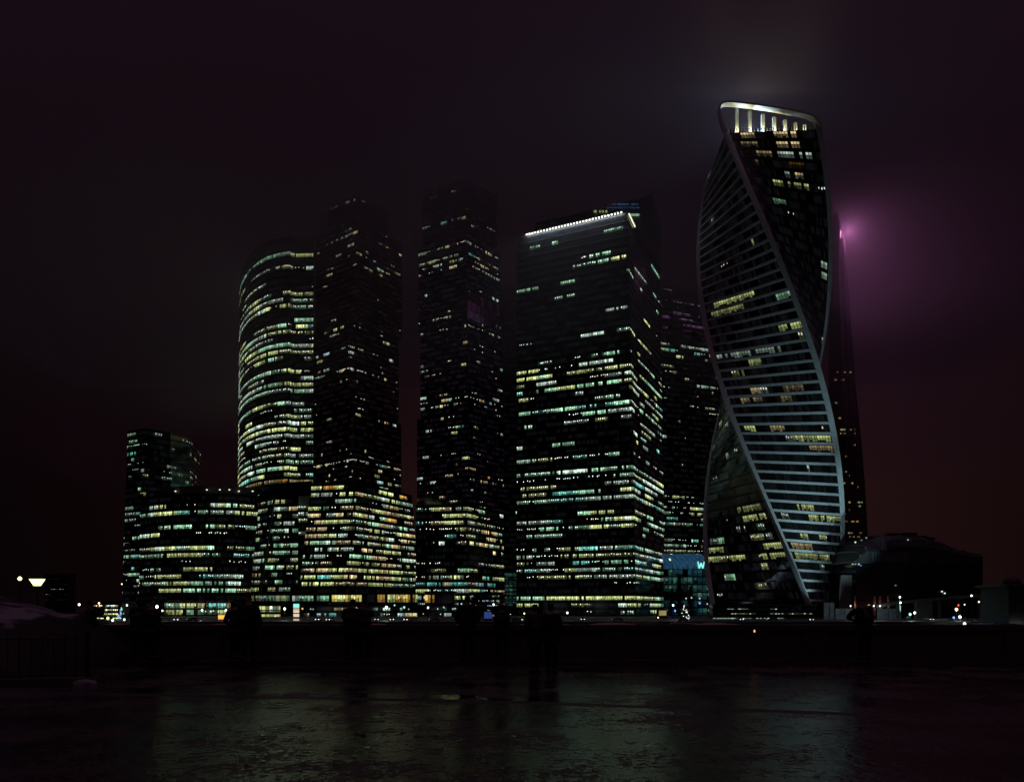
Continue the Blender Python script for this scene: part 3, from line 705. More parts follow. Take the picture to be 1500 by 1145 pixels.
def pavilion(name, label, x0, x1, ytop, ybot, D, seed, rows, pal, p=.9, bay=2.0, gain=1.0, style=(.8, .2, 0), wh=.7, depth=14, run=(2, 6), cat='pavilion', mat='glass'):
    t = thing(name, label, cat); zt_ = Z(ytop, D); zb = FARZ
    f = lerp_path(px_path([(x0, D), (x1, D)]), px_path([(x0, D), (x1, D)]), zb, zt_)
    bk = [(P(x1, D)[0], D + depth), (P(x0, D)[0], D + depth)]
    shell(t, f, bk, zb, zt_, rows, 'glass_body', mat, ledge=.3, lh=.5)
    zr = Z(ybot, D)
    windows(t, f, zr, zt_ - .5, rows, seed, bay=bay, sill=.12, wh=wh, p=lambda q: p, pal=pal, gain=gain, style=style, run=run, floor_mix=(1,))
    mb = MB(); a, b = P(x0 - 1.5, D - 1.2), P(x1 + 1.5, D - 1.2)
    mb.box(((a[0] + b[0]) / 2, D + depth / 2 - .6, zt_ + .3), (b[0] - a[0], depth + 1.2, .5)); mb.build('roof_slab', M['ledge'], t)
    return t
pv = pavilion('colonnade_pavilion', 'glass pavilion with pinkish columns at the foot of the curved office', 241, 338, 880, 901, 440, 81, 2, [(GRN, 3), (YEL, 4), (TEA, .6)], .95, 2.2, .85)
rng = random.Random(3)
for x in (243, 256.5, 272, 288, 303, 318, 332, 336):
    c = P(x, 437.5); mb = MB(); mb.tube([(c[0], c[1], FARZ), (c[0], c[1], Z(881, 437))], .45, 8); mb.build('column', M['pink'], pv)
    lamp('column_light', 'POINT', (c[0] + .8, c[1] - 1.2, Z(886, 437)), 90, (1, .7, .55), pv, shadow_soft_size=.2)
pavilion('louvred_pavilion', 'low pavilion with slanting louvred glazing beside the colonnade pavilion', 362, 424, 869, 881, 452, 82, 1, [(GRN, 2), (WHT, 2), (YEL, 1)], .95, 1.0, .35, (.6, .4, 0), .72)
pavilion('corner_shop', 'bright two-storey shop window under the louvred pavilion', 378, 411, 884, 909, 420, 83, 2, [(YEL, 3), (WRM, 1), (WHT, 1)], .95, 2.2, .55, run=(1, 4), cat='shop')
pavilion('low_shop', 'low shop with wide greenish windows between the louvred pavilion and the yellow hall', 428, 482, 869, 881, 455, 84, 1, [(GRN, 2), (WHT, 2), (WRM, 1)], .9, 1.8, .45, cat='shop')
pavilion('yellow_hall', 'small hall with one broad vivid yellow window', 486, 530, 869, 882, 452, 85, 1, [(YEL, 5), ((1, .85, .2), 5)], 1.0, 1.6, 1.1, (1, 0, 0), .8, cat='hall')
pavilion('curtained_restaurant', 'low restaurant with amber curtained windows right of the yellow hall', 538, 612, 869, 883, 455, 86, 1, [((1, .7, .12), 4), (AMB, 2), (YEL, 1)], .62, 1.5, .95, (1, 0, 0), .85, run=(1, 4), cat='restaurant')
fk = pavilion('framed_kiosk', 'boxy kiosk in a pale grey frame with a small yellow window', 622, 666, 867, 884, 450, 87, 1, [(YEL, 2), (AMB, 1)], .4, 2.0, .8, (1, 0, 0), .7, run=(1, 3), cat='kiosk')
mb = MB()
for (xa, xb, ya, yb) in ((631, 666, 867, 869), (631, 666, 883, 885), (631, 633, 869, 883), (664, 666, 869, 883)):
    a, b = P(xa, 448.6), P(xb, 448.6); mb.box(((a[0] + b[0]) / 2, 448.6, (Z(ya, 448.6) + Z(yb, 448.6)) / 2), (b[0] - a[0], .8, Z(ya, 448.6) - Z(yb, 448.6)))
mb.build('frame', M['trim'], fk)
gl = pavilion('glass_lobby', 'bluish glass lobby below the base office, busy with small lights', 690, 737, 868, 905, 430, 88, 5, [(CYA, 2), (WHT, 3), (BLU, 2), (GRN, 1)], .6, 1.0, .6, (.25, .35, .4), .6, run=(1, 4), cat='lobby')
pavilion('teal_annex', 'narrow teal-lit annex between the glass lobby and the roof-lamp tower', 739, 757, 838, 890, 470, 89, 9, [(TEA, 1)], .95, 3.0, .06, (1, 0, 0), .86, cat='annex')
pavilion('street_arcade', 'long dim arcade of shopfronts along the far street, below the restaurant', 428, 690, 887, 904, 432, 90, 2, [(CYA, 1), (WHT, 2), (WRM, 1), (TEA, 1)], .5, 1.4, .7, (.3, .4, .3), .7, run=(1, 3), cat='arcade')
pavilion('bright_shops', 'low row of dazzling cream shopfronts left of the curved office', 132, 178, 882, 908, 345, 91, 4, [(YEL, 3), (WRM, 2), (WHT, 2)], .95, .8, 2.4, (.75, .25, 0), .5, run=(2, 5), cat='shops')
pavilion('far_offices', 'faint low building with thin strips of light behind the snowy bank', 66, 98, 841, 880, 700, 92, 5, [(WRM, 1), (WHT, 1)], .45, 2.5, .35, (.2, .5, .3), .22, cat='building')
pavilion('tower_lobby', 'two-storey lobby strips at the foot of the twisted tower', 1044, 1196, 886, 908, 333, 93, 3, [(WHT, 3), (YEL, 2), (GRN, 1)], .5, 1.6, .7, (.5, .5, 0), .4, depth=6, run=(2, 7), cat='lobby')

# glass-vaulted mall with its letter sign
ml = thing('vaulted_mall', 'teal-lit mall with a ribbed blue glass vault and a letter on its end', 'mall')
D = 480; zb, ze, zv = FARZ, Z(833, D), Z(808, D)
x0, x1 = P(972, D)[0], P(1036, D)[0]
mb = MB(); mb.box(((x0 + x1) / 2, D + 20, (zb + ze) / 2), (x1 - x0, 39, ze - zb)); mb.build('glass_body', M['glass'], ml)
mb = MB(); rng = random.Random(8); nx_, ny_ = 26, 9
def vp(i, j, o=0):
    a = j / ny_ * math.pi / 2
    return (x0 + (x1 - x0) * i / nx_, D + 20 - (20 + o) * math.cos(a), ze + (zv - ze + o) * math.sin(a))
for i in range(nx_):
    for j in range(ny_):
        k = rng.uniform(.5, 1.3) * .10; c = (.08, .42, .9)
        if rng.random() < .03: k = .9; c = WHT
        mb.face([vp(i, j), vp(i + 1, j), vp(i + 1, j + 1), vp(i, j + 1)], tuple(q * k for q in c))
mb.build('glass_vault', M['glow'], ml, smooth=False, glow=True)
for i in range(0, nx_ + 9, 3):
    mb = MB(); pts = []
    for j in range(ny_ + 1):
        ii = i - j * .9
        if 0 <= ii <= nx_: pts.append(vp(ii, j, .15))
    if len(pts) > 1: mb.tube(pts, .28, 5); mb.build('vault_rib', M['alu'], ml)
f = lerp_path([(x0, D + .4), (x1, D + .4)], [(x0, D + .4), (x1, D + .4)], zb, ze)
windows(ml, f, zb, ze, 6, 95, bay=3.0, sill=.08, wh=.84, p=lambda t: .95, pal=[(TEA, 2), ((.1, .45, .6), 1)], gain=.085, style=(1, 0, 0), run=(2, 6), floor_mix=(1,))
mb = MB(); c = Vector((P(1026.5, D)[0], D - .8, Z(827, D))); sc = 2.1; pts = [(-1, 1), (-.5, -1), (0, .55), (.5, -1), (1, 1)]
for a, b in zip(pts, pts[1:]): mb.tube([(c.x + a[0] * sc, c.y, c.z + a[1] * sc), (c.x + b[0] * sc, c.y, c.z + b[1] * sc)], .42, 6)
mb.build('letter_sign', LENS['cyan'], ml)

# domed hall on the right
dh = thing('domed_hall', 'dark hall with a broad humped roof standing right of the twisted tower', 'hall')
D = 335; prof = [(1236, 824), (1242, 807), (1252, 797), (1271, 788), (1293, 782), (1316, 781), (1338, 783), (1365, 791), (1385, 803), (1416, 810)]
ze = Z(823, D); mb = MB(); nd_ = 10
for j in range(nd_ + 1):
    a = j / nd_ * math.pi
    for (x, y) in prof:
        dd = D + 30 - 30 * math.cos(a)
        X_ = P(x, D + 12)[0]; hgt = max(0, Z(y, D + 12) - ze) * (.5 + .5 * math.sin(a) ** .6)
        mb.v.append((X_, dd, ze + hgt))
i0 = len(mb.v); n_ = len(prof)
for (x, y) in prof: mb.v.append((P(x, D + 12)[0], D, ze - .5))
for i in range(n_ - 1): mb.f.append((i0 + i, i0 + i + 1, i + 1, i)); mb.c.append((0, 0, 0)); mb.m.append(0)
for j in range(nd_):
    for i in range(len(prof) - 1):
        n_ = len(prof); mb.f.append((j * n_ + i, j * n_ + i + 1, (j + 1) * n_ + i + 1, (j + 1) * n_ + i)); mb.c.append((0, 0, 0)); mb.m.append(0)
mb0v = list(mb.v); mb.build('humped_roof', M['ledge'], dh)
for i in range(0, n_):
    mb = MB(); mb.tube([tuple(Vector(mb0v[j * n_ + i]) + Vector((0, 0, .1))) for j in range(nd_ // 2 + 1)], .3, 5); mb.build('roof_rib', M['trim'], dh)
rng = random.Random(14)
for (x, y, wd, hg) in ((1306, 781, 5, 1.2), (1330, 781, 7, 1.6), (1349, 785, 4, 1.4), (1362, 788, 3, 2.0), (1377, 797, 4, 1.6), (1272, 787, 3, 1.6), (1408, 808, 3, 2.2)):
    X_ = P(x, D + 14)[0]; mb = MB(); mb.box((X_, D + 14, Z(y, D + 14) - .6), (wd, 3, hg)); mb.build('roof_plant', M['ledge'], dh)
xa, xb = P(1236, D + 12)[0], P(1416, D + 12)[0]
mb = MB(); mb.box(((xa + xb) / 2, D + 30, (FARZ + ze) / 2), (xb - xa - .1, 59.8, ze - FARZ)); mb.build('hall_body', M['glass'], dh)
mb = MB(); xc, xd = xb, P(1437, D)[0]; mb.box(((xc + xd) / 2 + .05, D + 22, (FARZ + Z(829, D)) / 2), (xd - xc, 40, Z(829, D) - FARZ)); mb.build('side_block', M['ledge'], dh)
for i in range(13):
    mb = MB(); X_ = P(1278 + i * 4.2, D)[0]; mb.box((X_, D - .3, Z(815, D)), (.35, .5, 4.2)); mb.build('fin', M['trim'], dh)
mb = MB(); a = P(1290, D)[0]; b = P(1299, D)[0]
mb.face([(a, D - .5, Z(806, D)), (b, D - .5, Z(806, D)), (b + .3, D + 2, Z(784, D)), (a + 1.6, D + 2, Z(786, D))]); mb.face([(b, D - .5, Z(806, D)), (b, D + 8, Z(806, D)), (b + .3, D + 8, Z(784, D)), (b + .3, D + 2, Z(784, D))])
mb.face([(a, D + 8, Z(806, D)), (a, D - .5, Z(806, D)), (a + 1.6, D + 2, Z(786, D)), (a + 1.6, D + 8, Z(786, D))]); mb.face([(a + 1.6, D + 2, Z(786, D)), (b + .3, D + 2, Z(784, D)), (b + .3, D + 8, Z(784, D)), (a + 1.6, D + 8, Z(786, D))])
mb.build('gable', M['trim'], dh)
mb = MB(); rng = random.Random(4)
for (x, y, k) in ((1253, 794, .8), (1269, 787.5, .25), (1262, 791, .15), (1330, 790.5, .3), (1380, 866, .9), (1384, 868.5, .9), (1312, 857, .15), (1249, 826, .4), (1253, 826, .25), (1258, 826, .5), (1261, 828, .5)):
    X_, Y_ = P(x, D - .6); mb.box((X_, D - .6, Z(y, D)), (.55, .3, .55), col=tuple(c * k for c in ((.2, .3, 1) if y == 828 else WHT)))
    mb.build('wall_lamp', M['glow'], dh, glow=True); mb = MB()
for x in (1252, 1281, 1289, 1301):
    X_, Y_ = P(x, D - 1.6); mb = MB(); mb.tube([(X_, D - 1.6, FARZ), (X_, D - 1.6, Z(872, D))], .5, 10); mb.build('column', M['concrete'], dh)
    lamp('column_light', 'POINT', (X_ - .2, D - 3.0, Z(886, D)), 130 if x != 1301 else 60, (1, .38, .2), dh, shadow_soft_size=.2)
wl = thing('screen_wall', 'plain pinkish wall slab between the twisted tower and the domed hall', 'wall'); a, b = P(1229, 330), P(1248, 330)
mb = MB(); mb.prism([(a[0], 330), (b[0], 330), (b[0], 331), (a[0], 331)], [(a[0] + 1, 330), (b[0], 330), (b[0], 331), (a[0] + 1, 331)], FARZ, Z(842, 330)); mb.build('wall_slab', M['pink'], wl)
# hoardings that catch the lamps
for (xa, xb, ya, lab) in ((1206, 1223, 882, 'tall pale hoarding sheet at the right foot of the twisted tower'), (1223, 1251, 891, 'low pale hoarding sheet under the pinkish wall slab'), (1284, 1318, 891, 'bluish hoarding sheet before the domed hall')):
    hd = thing('hoarding', lab, 'hoarding', group='hoardings on the far bank'); D = 322; a, b = P(xa, D), P(xb, D)
    mb = MB(); mb.box(((a[0] + b[0]) / 2, D, (FARZ + Z(ya, D)) / 2), (b[0] - a[0] - .2, .12, Z(ya, D) - FARZ)); mb.build('sheet', M['hoard'], hd)
    mb = MB()
    for x in (a[0], (a[0] + b[0]) / 2, b[0] - .3): mb.box((x + .1, D - .15, (FARZ + Z(ya, D)) / 2), (.15, .15, Z(ya, D) - FARZ + .2))
    mb.build('frame', M['iron'], hd)
# elevated road with pillars
er = thing('elevated_road', 'elevated road ramp on pillars crossing before the domed hall', 'overpass')
D = 312; pts = [(1284, 887), (1318, 881), (1360, 877), (1400, 873.5), (1450, 870), (1530, 868)]
mb = MB()
for (xa, ya), (xb, yb) in zip(pts, pts[1:]):
    a, b = P(xa, D)[0], P(xb, D)[0]; za, zb_ = Z(ya, D), Z(yb, D); i = len(mb.v)
    for (x, z) in ((a, za), (b, zb_)): mb.v += [(x, D, z - .9), (x, D, z + .3), (x, D + .4, z + .3), (x, D + .4, z), (x, D + 9, z), (x, D + 9, z - .9)]
    for q in range(6): r = (q + 1) % 6; mb.f.append((i + q, i + 6 + q, i + 6 + r, i + r)); mb.c.append((0, 0, 0)); mb.m.append(0)
mb.build('deck', M['concrete'], er)
for (x, y) in ((1322, 881), (1352, 878), (1384, 875), (1414, 873), (1444, 871)):
    X_ = P(x, D)[0]; mb = MB(); mb.tube([(X_, D + 4, FARZ), (X_, D + 4, Z(y, D) - .8)], .6, 10); mb.build('pillar', M['concrete'], er)
mb = MB(); a, b = P(1345, D)[0], P(1368, D)[0]; mb.box(((a + b) / 2, D + 2, (FARZ + Z(880, D)) / 2), (b - a, 2, Z(880, D) - FARZ)); mb.build('abutment', M['concrete'], er)
# building at the right margin with small domes
rb = thing('domed_house', 'grey corner house with a small dome and two finials, cut by the frame edge', 'house')
D = 250; a, b = P(1479, D)[0], P(1540, D)[0]
mb = MB(); mb.box(((a + b) / 2, D + 8, (FARZ + Z(858, D)) / 2), (b - a, 15, Z(858, D) - FARZ)); mb.build('wall', M['asphalt'], rb)
mb = MB(); mb.box(((a + b) / 2 - .5, D + 8, Z(858, D) + .3), (b - a + 2, 17, .6)); mb.build('cornice', M['trim'], rb)
for (x, r_, yt) in ((1487, 1.7, 838), (1497, 2.2, 841)):
    X_ = P(x, D)[0]; mb = MB(); zz = Z(858, D) + .6
    mb.tube([(X_, D + 4, zz), (X_, D + 4, zz + 1), (X_, D + 4, zz + 1.8), (X_, D + 4, zz + 2.4), (X_, D + 4, zz + 2.7), (X_, D + 4, Z(yt, D))], [r_, r_ * .95, r_ * .7, r_ * .3, .12, .04], 14); mb.build('dome', M['ledge'], rb, smooth=True)
mb = MB(); X_ = P(1497, D - 2)[0]; mb.box((X_, D - 1, Z(918, D)), (4.0, .5, .7)); mb.build('awning_light', LENS['white'], rb)
kq = thing('lit_kiosk', 'small riverside kiosk edged with green-white lights beside the domed house', 'kiosk'); a, b = P(1454, 268)[0], P(1479, 268)[0]
mb = MB(); mb.box(((a + b) / 2, 271, (FARZ + Z(868, 271)) / 2), (b - a, 5, Z(868, 271) - FARZ)); mb.build('body', M['ledge'], kq)
for (x, y, wd, c) in ((1457, 884.5, 1.6, 'cyan'), (1463, 887, .6, 'white'), (1468, 885.5, .5, 'white'), (1473, 888, .5, 'white'), (1477, 886, .8, 'cyan'), (1459, 873, .9, 'cyan'), (1472, 869.5, .4, 'dim'), (1464, 906, .5, 'dim'), (1470, 911, .4, 'dim')):
    mb = MB(); X_ = P(x, 268)[0]; mb.box((X_, 268.3, Z(y, 268.3)), (wd, .4, .45 if y != 873 else 1.3)); mb.build('lamp', LENS[c], kq)

# river wall, lower quay and railing of the far bank
ew = thing('river_wall', 'stone river wall with a lower quay along the far bank', 'embankment wall')
mb = MB(); mb.box((0, 280.0, (-7.8 + FARZ) / 2), (1600, 1.0, 7.8 + FARZ)); mb.build('wall_face', M['concrete'], ew)
mb = MB(); mb.box((0, 277.2, -7.3), (1600, 4.4, 1.1)); mb.build('quay', M['concrete'], ew)
rl_ = thing('far_railing', 'thin metal railing along the top of the far river wall', 'railing')
mb = MB(); mb.tube([(-330, 280, FARZ + 1.05), (330, 280, FARZ + 1.05)], .09, 6); mb.build('rail', M['alu'], rl_)
mb = MB(); mb.tube([(-330, 280, FARZ + .55), (330, 280, FARZ + .55)], .05, 6); mb.build('rail', M['alu'], rl_)
mb = MB(); mb.box((0, 0, .52), (.12, .12, 1.04)); ps = mb.build('post', M['alu'], rl_); ps.location = (-330, 280, FARZ)
for i in range(1, 89):
    c = ps.copy(); COL.objects.link(c); c.location = (-330 + i * 7.5, 280, FARZ)

# street lamps
def street_lamp(px, py, D, col, label, zg=FARZ, e=0, size=.8):
    X_, Y_ = P(px, D); zt_ = Z(py, D)
    t = thing('street_lamp', label, 'street lamp', (X_, Y_, zg), group='lamps along the far bank'); h = zt_ - zg
    mb = MB(); mb.tube([(0, 0, 0), (0, 0, h * .5), (0, 0, h - .25)], [.11, .09, .06], 6); mb.build('pole', M['iron'], t)
    mb = MB(); s = size * .5
    mb.tube([(0, 0, h - s), (0, 0, h - s * .3), (0, 0, h + s * .5), (0, 0, h + s)], [s * .35, s * .9, s * .8, s * .1], 8); mb.build('lamp_head', LENS[col], t, smooth=True)
    if e:
        l_ = lamp('light', 'POINT', (0, -1.0, h - .6), e, {'white': (.85, .95, 1), 'warm': (1, .8, .5), 'cyan': (.4, 1, .8), 'blue': (.2, .4, 1), 'dim': (.9, .95, 1), 'orange': (1, .5, .15), 'yellow': (1, .9, .3)}[col], t, shadow_soft_size=.3)
L = [
 (116, 885, 300, 'white', 'white lamp beside the bright shops, nearest the snowy bank', 0, 1.0), (145, 883, 320, 'warm', 'warm lamp in front of the bright shops', 0, .9), (186, 886, 318, 'white', 'white lamp at the right end of the bright shops', 0, .8),
 (230, 888, 300, 'white', 'star-bright white lamp left of the colonnade pavilion', 300, 1.3), (238, 894, 300, 'white', 'small white lamp next to the star-bright one', 0, .7), (178.5, 855, 400, 'warm', 'small warm lamp high beside the edge of the dim office block', 0, .8),
 (296, 893, 320, 'white', 'white lamp before the middle columns of the pavilion', 200, .9), (331, 893, 320, 'white', 'white lamp before the last columns of the pavilion', 200, .8), (417, 891, 320, 'white', 'white lamp beside the corner shop', 300, 1.1),
 (397, 889, 320, 'warm', 'warm lamp in front of the corner shop', 0, 1.0), (443, 891, 320, 'orange', 'orange lamp right of the tall screen pillar', 0, .8), (522, 890, 320, 'dim', 'faint lamp below the yellow hall', 0, .7),
 (566, 889, 318, 'white', 'white lamp below the curtained restaurant', 500, 1.2), (592, 889, 320, 'cyan', 'greenish lamp below the curtained restaurant', 0, 1.0), (578, 886, 340, 'cyan', 'faint greenish lamp behind the white restaurant lamp', 0, .8),
 (627, 889.5, 320, 'white', 'white lamp under the framed kiosk', 0, .9), (650, 889, 320, 'dim', 'faint lamp under the right half of the framed kiosk', 0, .8), (723, 885, 320, 'white', 'white lamp in front of the glass lobby', 0, .9),
 (748, 898, 310, 'white', 'white lamp below the teal annex', 0, .8), (768, 898, 310, 'warm', 'warm lamp at the left corner of the roof-lamp tower', 0, .7), (831, 897, 310, 'white', 'white lamp before the ground floor of the roof-lamp tower', 0, .9),
 (964, 904, 300, 'warm', 'small warm lamp at the right corner of the roof-lamp tower', 0, .6), (986, 886, 330, 'white', 'bluish white lamp left of the white-lit fir tree', 200, .9), (989, 894, 330, 'blue', 'blue lamp below the mall vault', 200, .8),
 (1005, 876, 380, 'dim', 'left of three faint lamps on the mall forecourt', 0, .9), (1013, 875, 380, 'dim', 'middle of three faint lamps on the mall forecourt', 0, .9), (1025, 876, 380, 'dim', 'right of three faint lamps on the mall forecourt', 0, .9),
 (1025, 883, 340, 'blue', 'blue lamp beside the left foot of the twisted tower', 0, .9), (1036, 884, 330, 'dim', 'faint lamp touching the left rib of the twisted tower', 0, .7),
 (1246, 887, 310, 'white', 'white lamp over the low hoarding sheet', 120, .6), (1280, 887, 310, 'white', 'white lamp over the left end of the bluish hoarding', 160, .6), (1289, 887, 310, 'white', 'white lamp over the middle of the bluish hoarding', 220, .6),
 (1318, 874, 305, 'white', 'tall white lamp at the low end of the elevated road', 0, .7), (1319, 882, 304, 'white', 'short white lamp at the low end of the elevated road', 0, .7), (1333, 899, 300, 'cyan', 'greenish lamp under the elevated road', 400, 1.1),
 (1340, 897, 300, 'white', 'violet-white lamp next to the greenish one', 0, 1.0), (1401, 892, 290, 'warm', 'bright warm lamp under the elevated road', 200, 1.2), (1404, 886, 292, 'red', 'reddish lamp just above the bright warm one', 0, .8),
 (1406, 903, 288, 'white', 'bright white lamp below the warm one', 300, 1.1), (1397, 904, 288, 'blue', 'blue lamp left of the bright white one', 100, .9), (1423, 872, 306, 'white', 'white lamp standing on the elevated road', 0, .8), (1413, 885, 300, 'white', 'small white lamp behind the elevated road', 0, .5),
 (1434, 881, 300, 'warm', 'first of four small warm lamps by the lit kiosk', 0, .7), (1440, 881, 300, 'red', 'second of four small lamps by the lit kiosk, reddish', 0, .6), (1445, 881.5, 300, 'red', 'third of four small lamps by the lit kiosk, reddish', 0, .6), (1449, 881, 300, 'warm', 'last of four small warm lamps by the lit kiosk', 0, .6),
]
for (px, py, D, col, lab, e, sz) in L: street_lamp(px, py, D, col, lab, FARZ, e, sz)
for (px, py, col, lab, sz) in ((1378, 917.5, 'white', 'left of two white quay lamps close together', .8), (1383, 918, 'white', 'right of two white quay lamps close together', .9), (1394, 916, 'white', 'white quay lamp below the bright warm lamp', 1.0), (1413, 913, 'white', 'tallest white quay lamp at the elevated road', 1.1), (1462, 917, 'white', 'small quay lamp under the lit kiosk', .5),
    (158, 905, 'yellow', 'yellow quay lamp under the bright shops', 1.1), (165, 908, 'white', 'white quay lamp under the bright shops', .9), (182, 907, 'white', 'white quay lamp under the blue-lit tree', .8)):
    street_lamp(px, py, 277, col, lab, -6.75, 0, sz)
# floodlight masts on the left, beyond the snowy bank
fm_ = thing('floodlight_mast', 'glaring yellow-green floodlight on a mast beyond the snowy bank', 'floodlight', (*P(55, 90), -1)); h = Z(852, 90) + 1
mb = MB(); mb.tube([(0, 0, 0), (0, 0, h - .3)], [.1, .06], 6); mb.build('mast', M['iron'], fm_)
mb = MB(); mb.prism([(-.35, -.2), (.25, -.2), (.25, .2), (-.35, .2)], [(-.85, -.3), (.75, -.3), (.75, .3), (-.85, .3)], h - .45, h + .35); mb.build('lamp_head', emat('flood_lens', (.85, 1, .3), 3.0), fm_)
fm2 = thing('street_lamp', 'small warm lamp on a mast left of the glaring floodlight', 'street lamp', (*P(29, 110), -1), group='lamps along the far bank'); h = Z(847, 110) + 1
mb = MB(); mb.tube([(0, 0, 0), (0, 0, h - .2)], .06, 6); mb.build('pole', M['iron'], fm2)
mb = MB(); mb.tube([(0, 0, h - .28), (0, 0, h), (0, 0, h + .3)], [.15, .32, .1], 8); mb.build('lamp_head', LENS['warm'], fm2)

# lit signs and pillar screens
sgn = thing('screen_pillar', 'tall lit screen pillar, cyan on top and striped cream below', 'advertising pillar', (*P(434, 300), FARZ)); z0 = Z(913, 300) - FARZ
mb = MB(); mb.box((0, .35, (Z(883, 300) - FARZ) / 2), (2.7, .5, Z(883, 300) - FARZ)); mb.build('case', M['iron'], sgn)
for (ya, yb, col) in ((884, 889.5, 'cyan'), (890.5, 892, 'dim'), (893, 897, 'dim'), (898.5, 903, 'dim'), (905.5, 908.5, 'dim'), (909.5, 912, 'dim')):
    mb = MB(); mb.box((0, 0, (Z(ya, 300) + Z(yb, 300)) / 2 - FARZ), (2.3, .15, Z(ya, 300) - Z(yb, 300))); mb.build('screen', LENS['cyan'] if col == 'cyan' else emat('screen_cream', (1, .8, .6), .8), sgn)
sg2 = thing('orange_sign', 'small glowing orange sign on the far street', 'sign', (*P(325, 296), FARZ))
mb = MB(); mb.box((0, .2, 1.3), (3.2, .3, 2.4)); mb.build('case', M['iron'], sg2)
mb = MB(); mb.box((0, 0, 1.4), (2.9, .12, 1.7)); mb.build('lit_face', LENS['orange'], sg2)
sg3 = thing('blue_screen', 'small blue lit screen under the glass lobby', 'screen', (*P(715, 300), FARZ)); mb = MB(); mb.box((0, .2, 2), (3.6, .3, 4)); mb.build('case', M['iron'], sg3)
mb = MB(); mb.box((0, 0, 2.2), (3.2, .12, 2.6)); mb.build('lit_face', emat('screen_blue', (.12, .2, .8), .22), sg3)
sg4 = thing('amber_kiosk', 'small amber-lit kiosk below the right corner of the roof-lamp tower', 'kiosk', (*P(970, 330), FARZ)); mb = MB(); mb.box((0, 1.2, 2.2), (4.2, 2.2, 4.4)); mb.build('case', M['iron'], sg4)
mb = MB(); mb.box((.2, 0, 2.8), (3.2, .1, 2.2)); mb.build('lit_face', emat('kiosk_amber', (.9, .75, .25), .28), sg4)
mb = MB(); mb.box((0, .9, 4.5), (4.8, 3, .2)); mb.build('roof', M['ledge'], sg4)

# cars on the far street
def make_car():
    t = thing('parked_car', 'x', 'car', (0, 0, 0), group='cars on the far street')
    mb = MB(); sec = [(-2.15, .35, .75), (-2.1, .3, .95), (-1.2, .3, 1.02), (1.0, .3, 1.0), (2.0, .3, .85), (2.15, .38, .6)]
    i0 = 0
    for (x, lo, hi) in sec:
        for (y, z) in ((-.82, lo), (-.86, (lo + hi) / 2), (-.78, hi), (.78, hi), (.86, (lo + hi) / 2), (.82, lo)): mb.v.append((x, y, z))
    for k in range(len(sec) - 1):
        for q in range(6): r = (q + 1) % 6; mb.f.append((k * 6 + q, (k + 1) * 6 + q, (k + 1) * 6 + r, k * 6 + r)); mb.c.append((0, 0, 0)); mb.m.append(0)
    for e in (0, len(sec) - 1):
        mb.f.append(tuple(e * 6 + q for q in (range(6) if e == 0 else reversed(range(6))))); mb.c.append((0, 0, 0)); mb.m.append(0)
    mb.build('body', M['carpaint'], t)
    mb = MB(); mb.prism([(-1.8, -.75), (1.0, -.75), (1.0, .75), (-1.8, .75)], [(-1.3, -.6), (.3, -.6), (.3, .6), (-1.3, .6)], .99, 1.46); mb.build('cabin', M['glass'], t)
    for x in (-1.35, 1.35):
        for y in (-.84, .84): mb = MB(); mb.tube([(x, y - .1, .33), (x, y + .1, .33)], .33, 14); mb.build('wheel', M['rubber'], t)
    for y in (-.6, .6):
        mb = MB(); mb.box((2.12, y, .68), (.12, .36, .18)); mb.build('headlight', LENS['white'], t)
        mb = MB(); mb.box((-2.15, y, .78), (.08, .3, .14)); mb.build('tail_light', LENS['red'], t)
    return t
cars = [(258, -1.2, 'below the third pavilion column'), (283, 2.9, 'below the middle of the colonnade pavilion'), (466, -1.5, 'right of the tall screen pillar'), (484, 4.5, 'below the slanted office'), (553, -1.57, 'left below the curtained restaurant'), (573, -1.3, 'under the white restaurant lamp'),
        (597, -1.8, 'below the right end of the restaurant'), (606, 1.5, 'below the right end of the restaurant, showing red tail lights'), (637, 3.1, 'under the framed kiosk'), (697, -1.6, 'at the left of the glass lobby'), (757, -.3, 'below the teal annex'), (853, -1.57, 'below the bright ground floor of the slab tower'),
        (905, 3.0, 'below the middle of the roof-lamp tower'), (1000, .2, 'below the white-lit fir tree'), (1083, -1.4, 'below the left part of the twisted tower'), (1132, 2.8, 'below the middle of the twisted tower'), (1187, -1.7, 'below the right part of the twisted tower'), (1360, -1.5, 'under the elevated road')]
cp = make_car()
for i, (px, rz, lab) in enumerate(cars):
    c = cp if i == 0 else copy_tree(cp)
    X_, Y_ = P(px, 288 + (i * 7) % 10); c.location = (X_, Y_, FARZ); c.rotation_euler = (0, 0, rz); c['label'] = 'dark car on far street, ' + lab

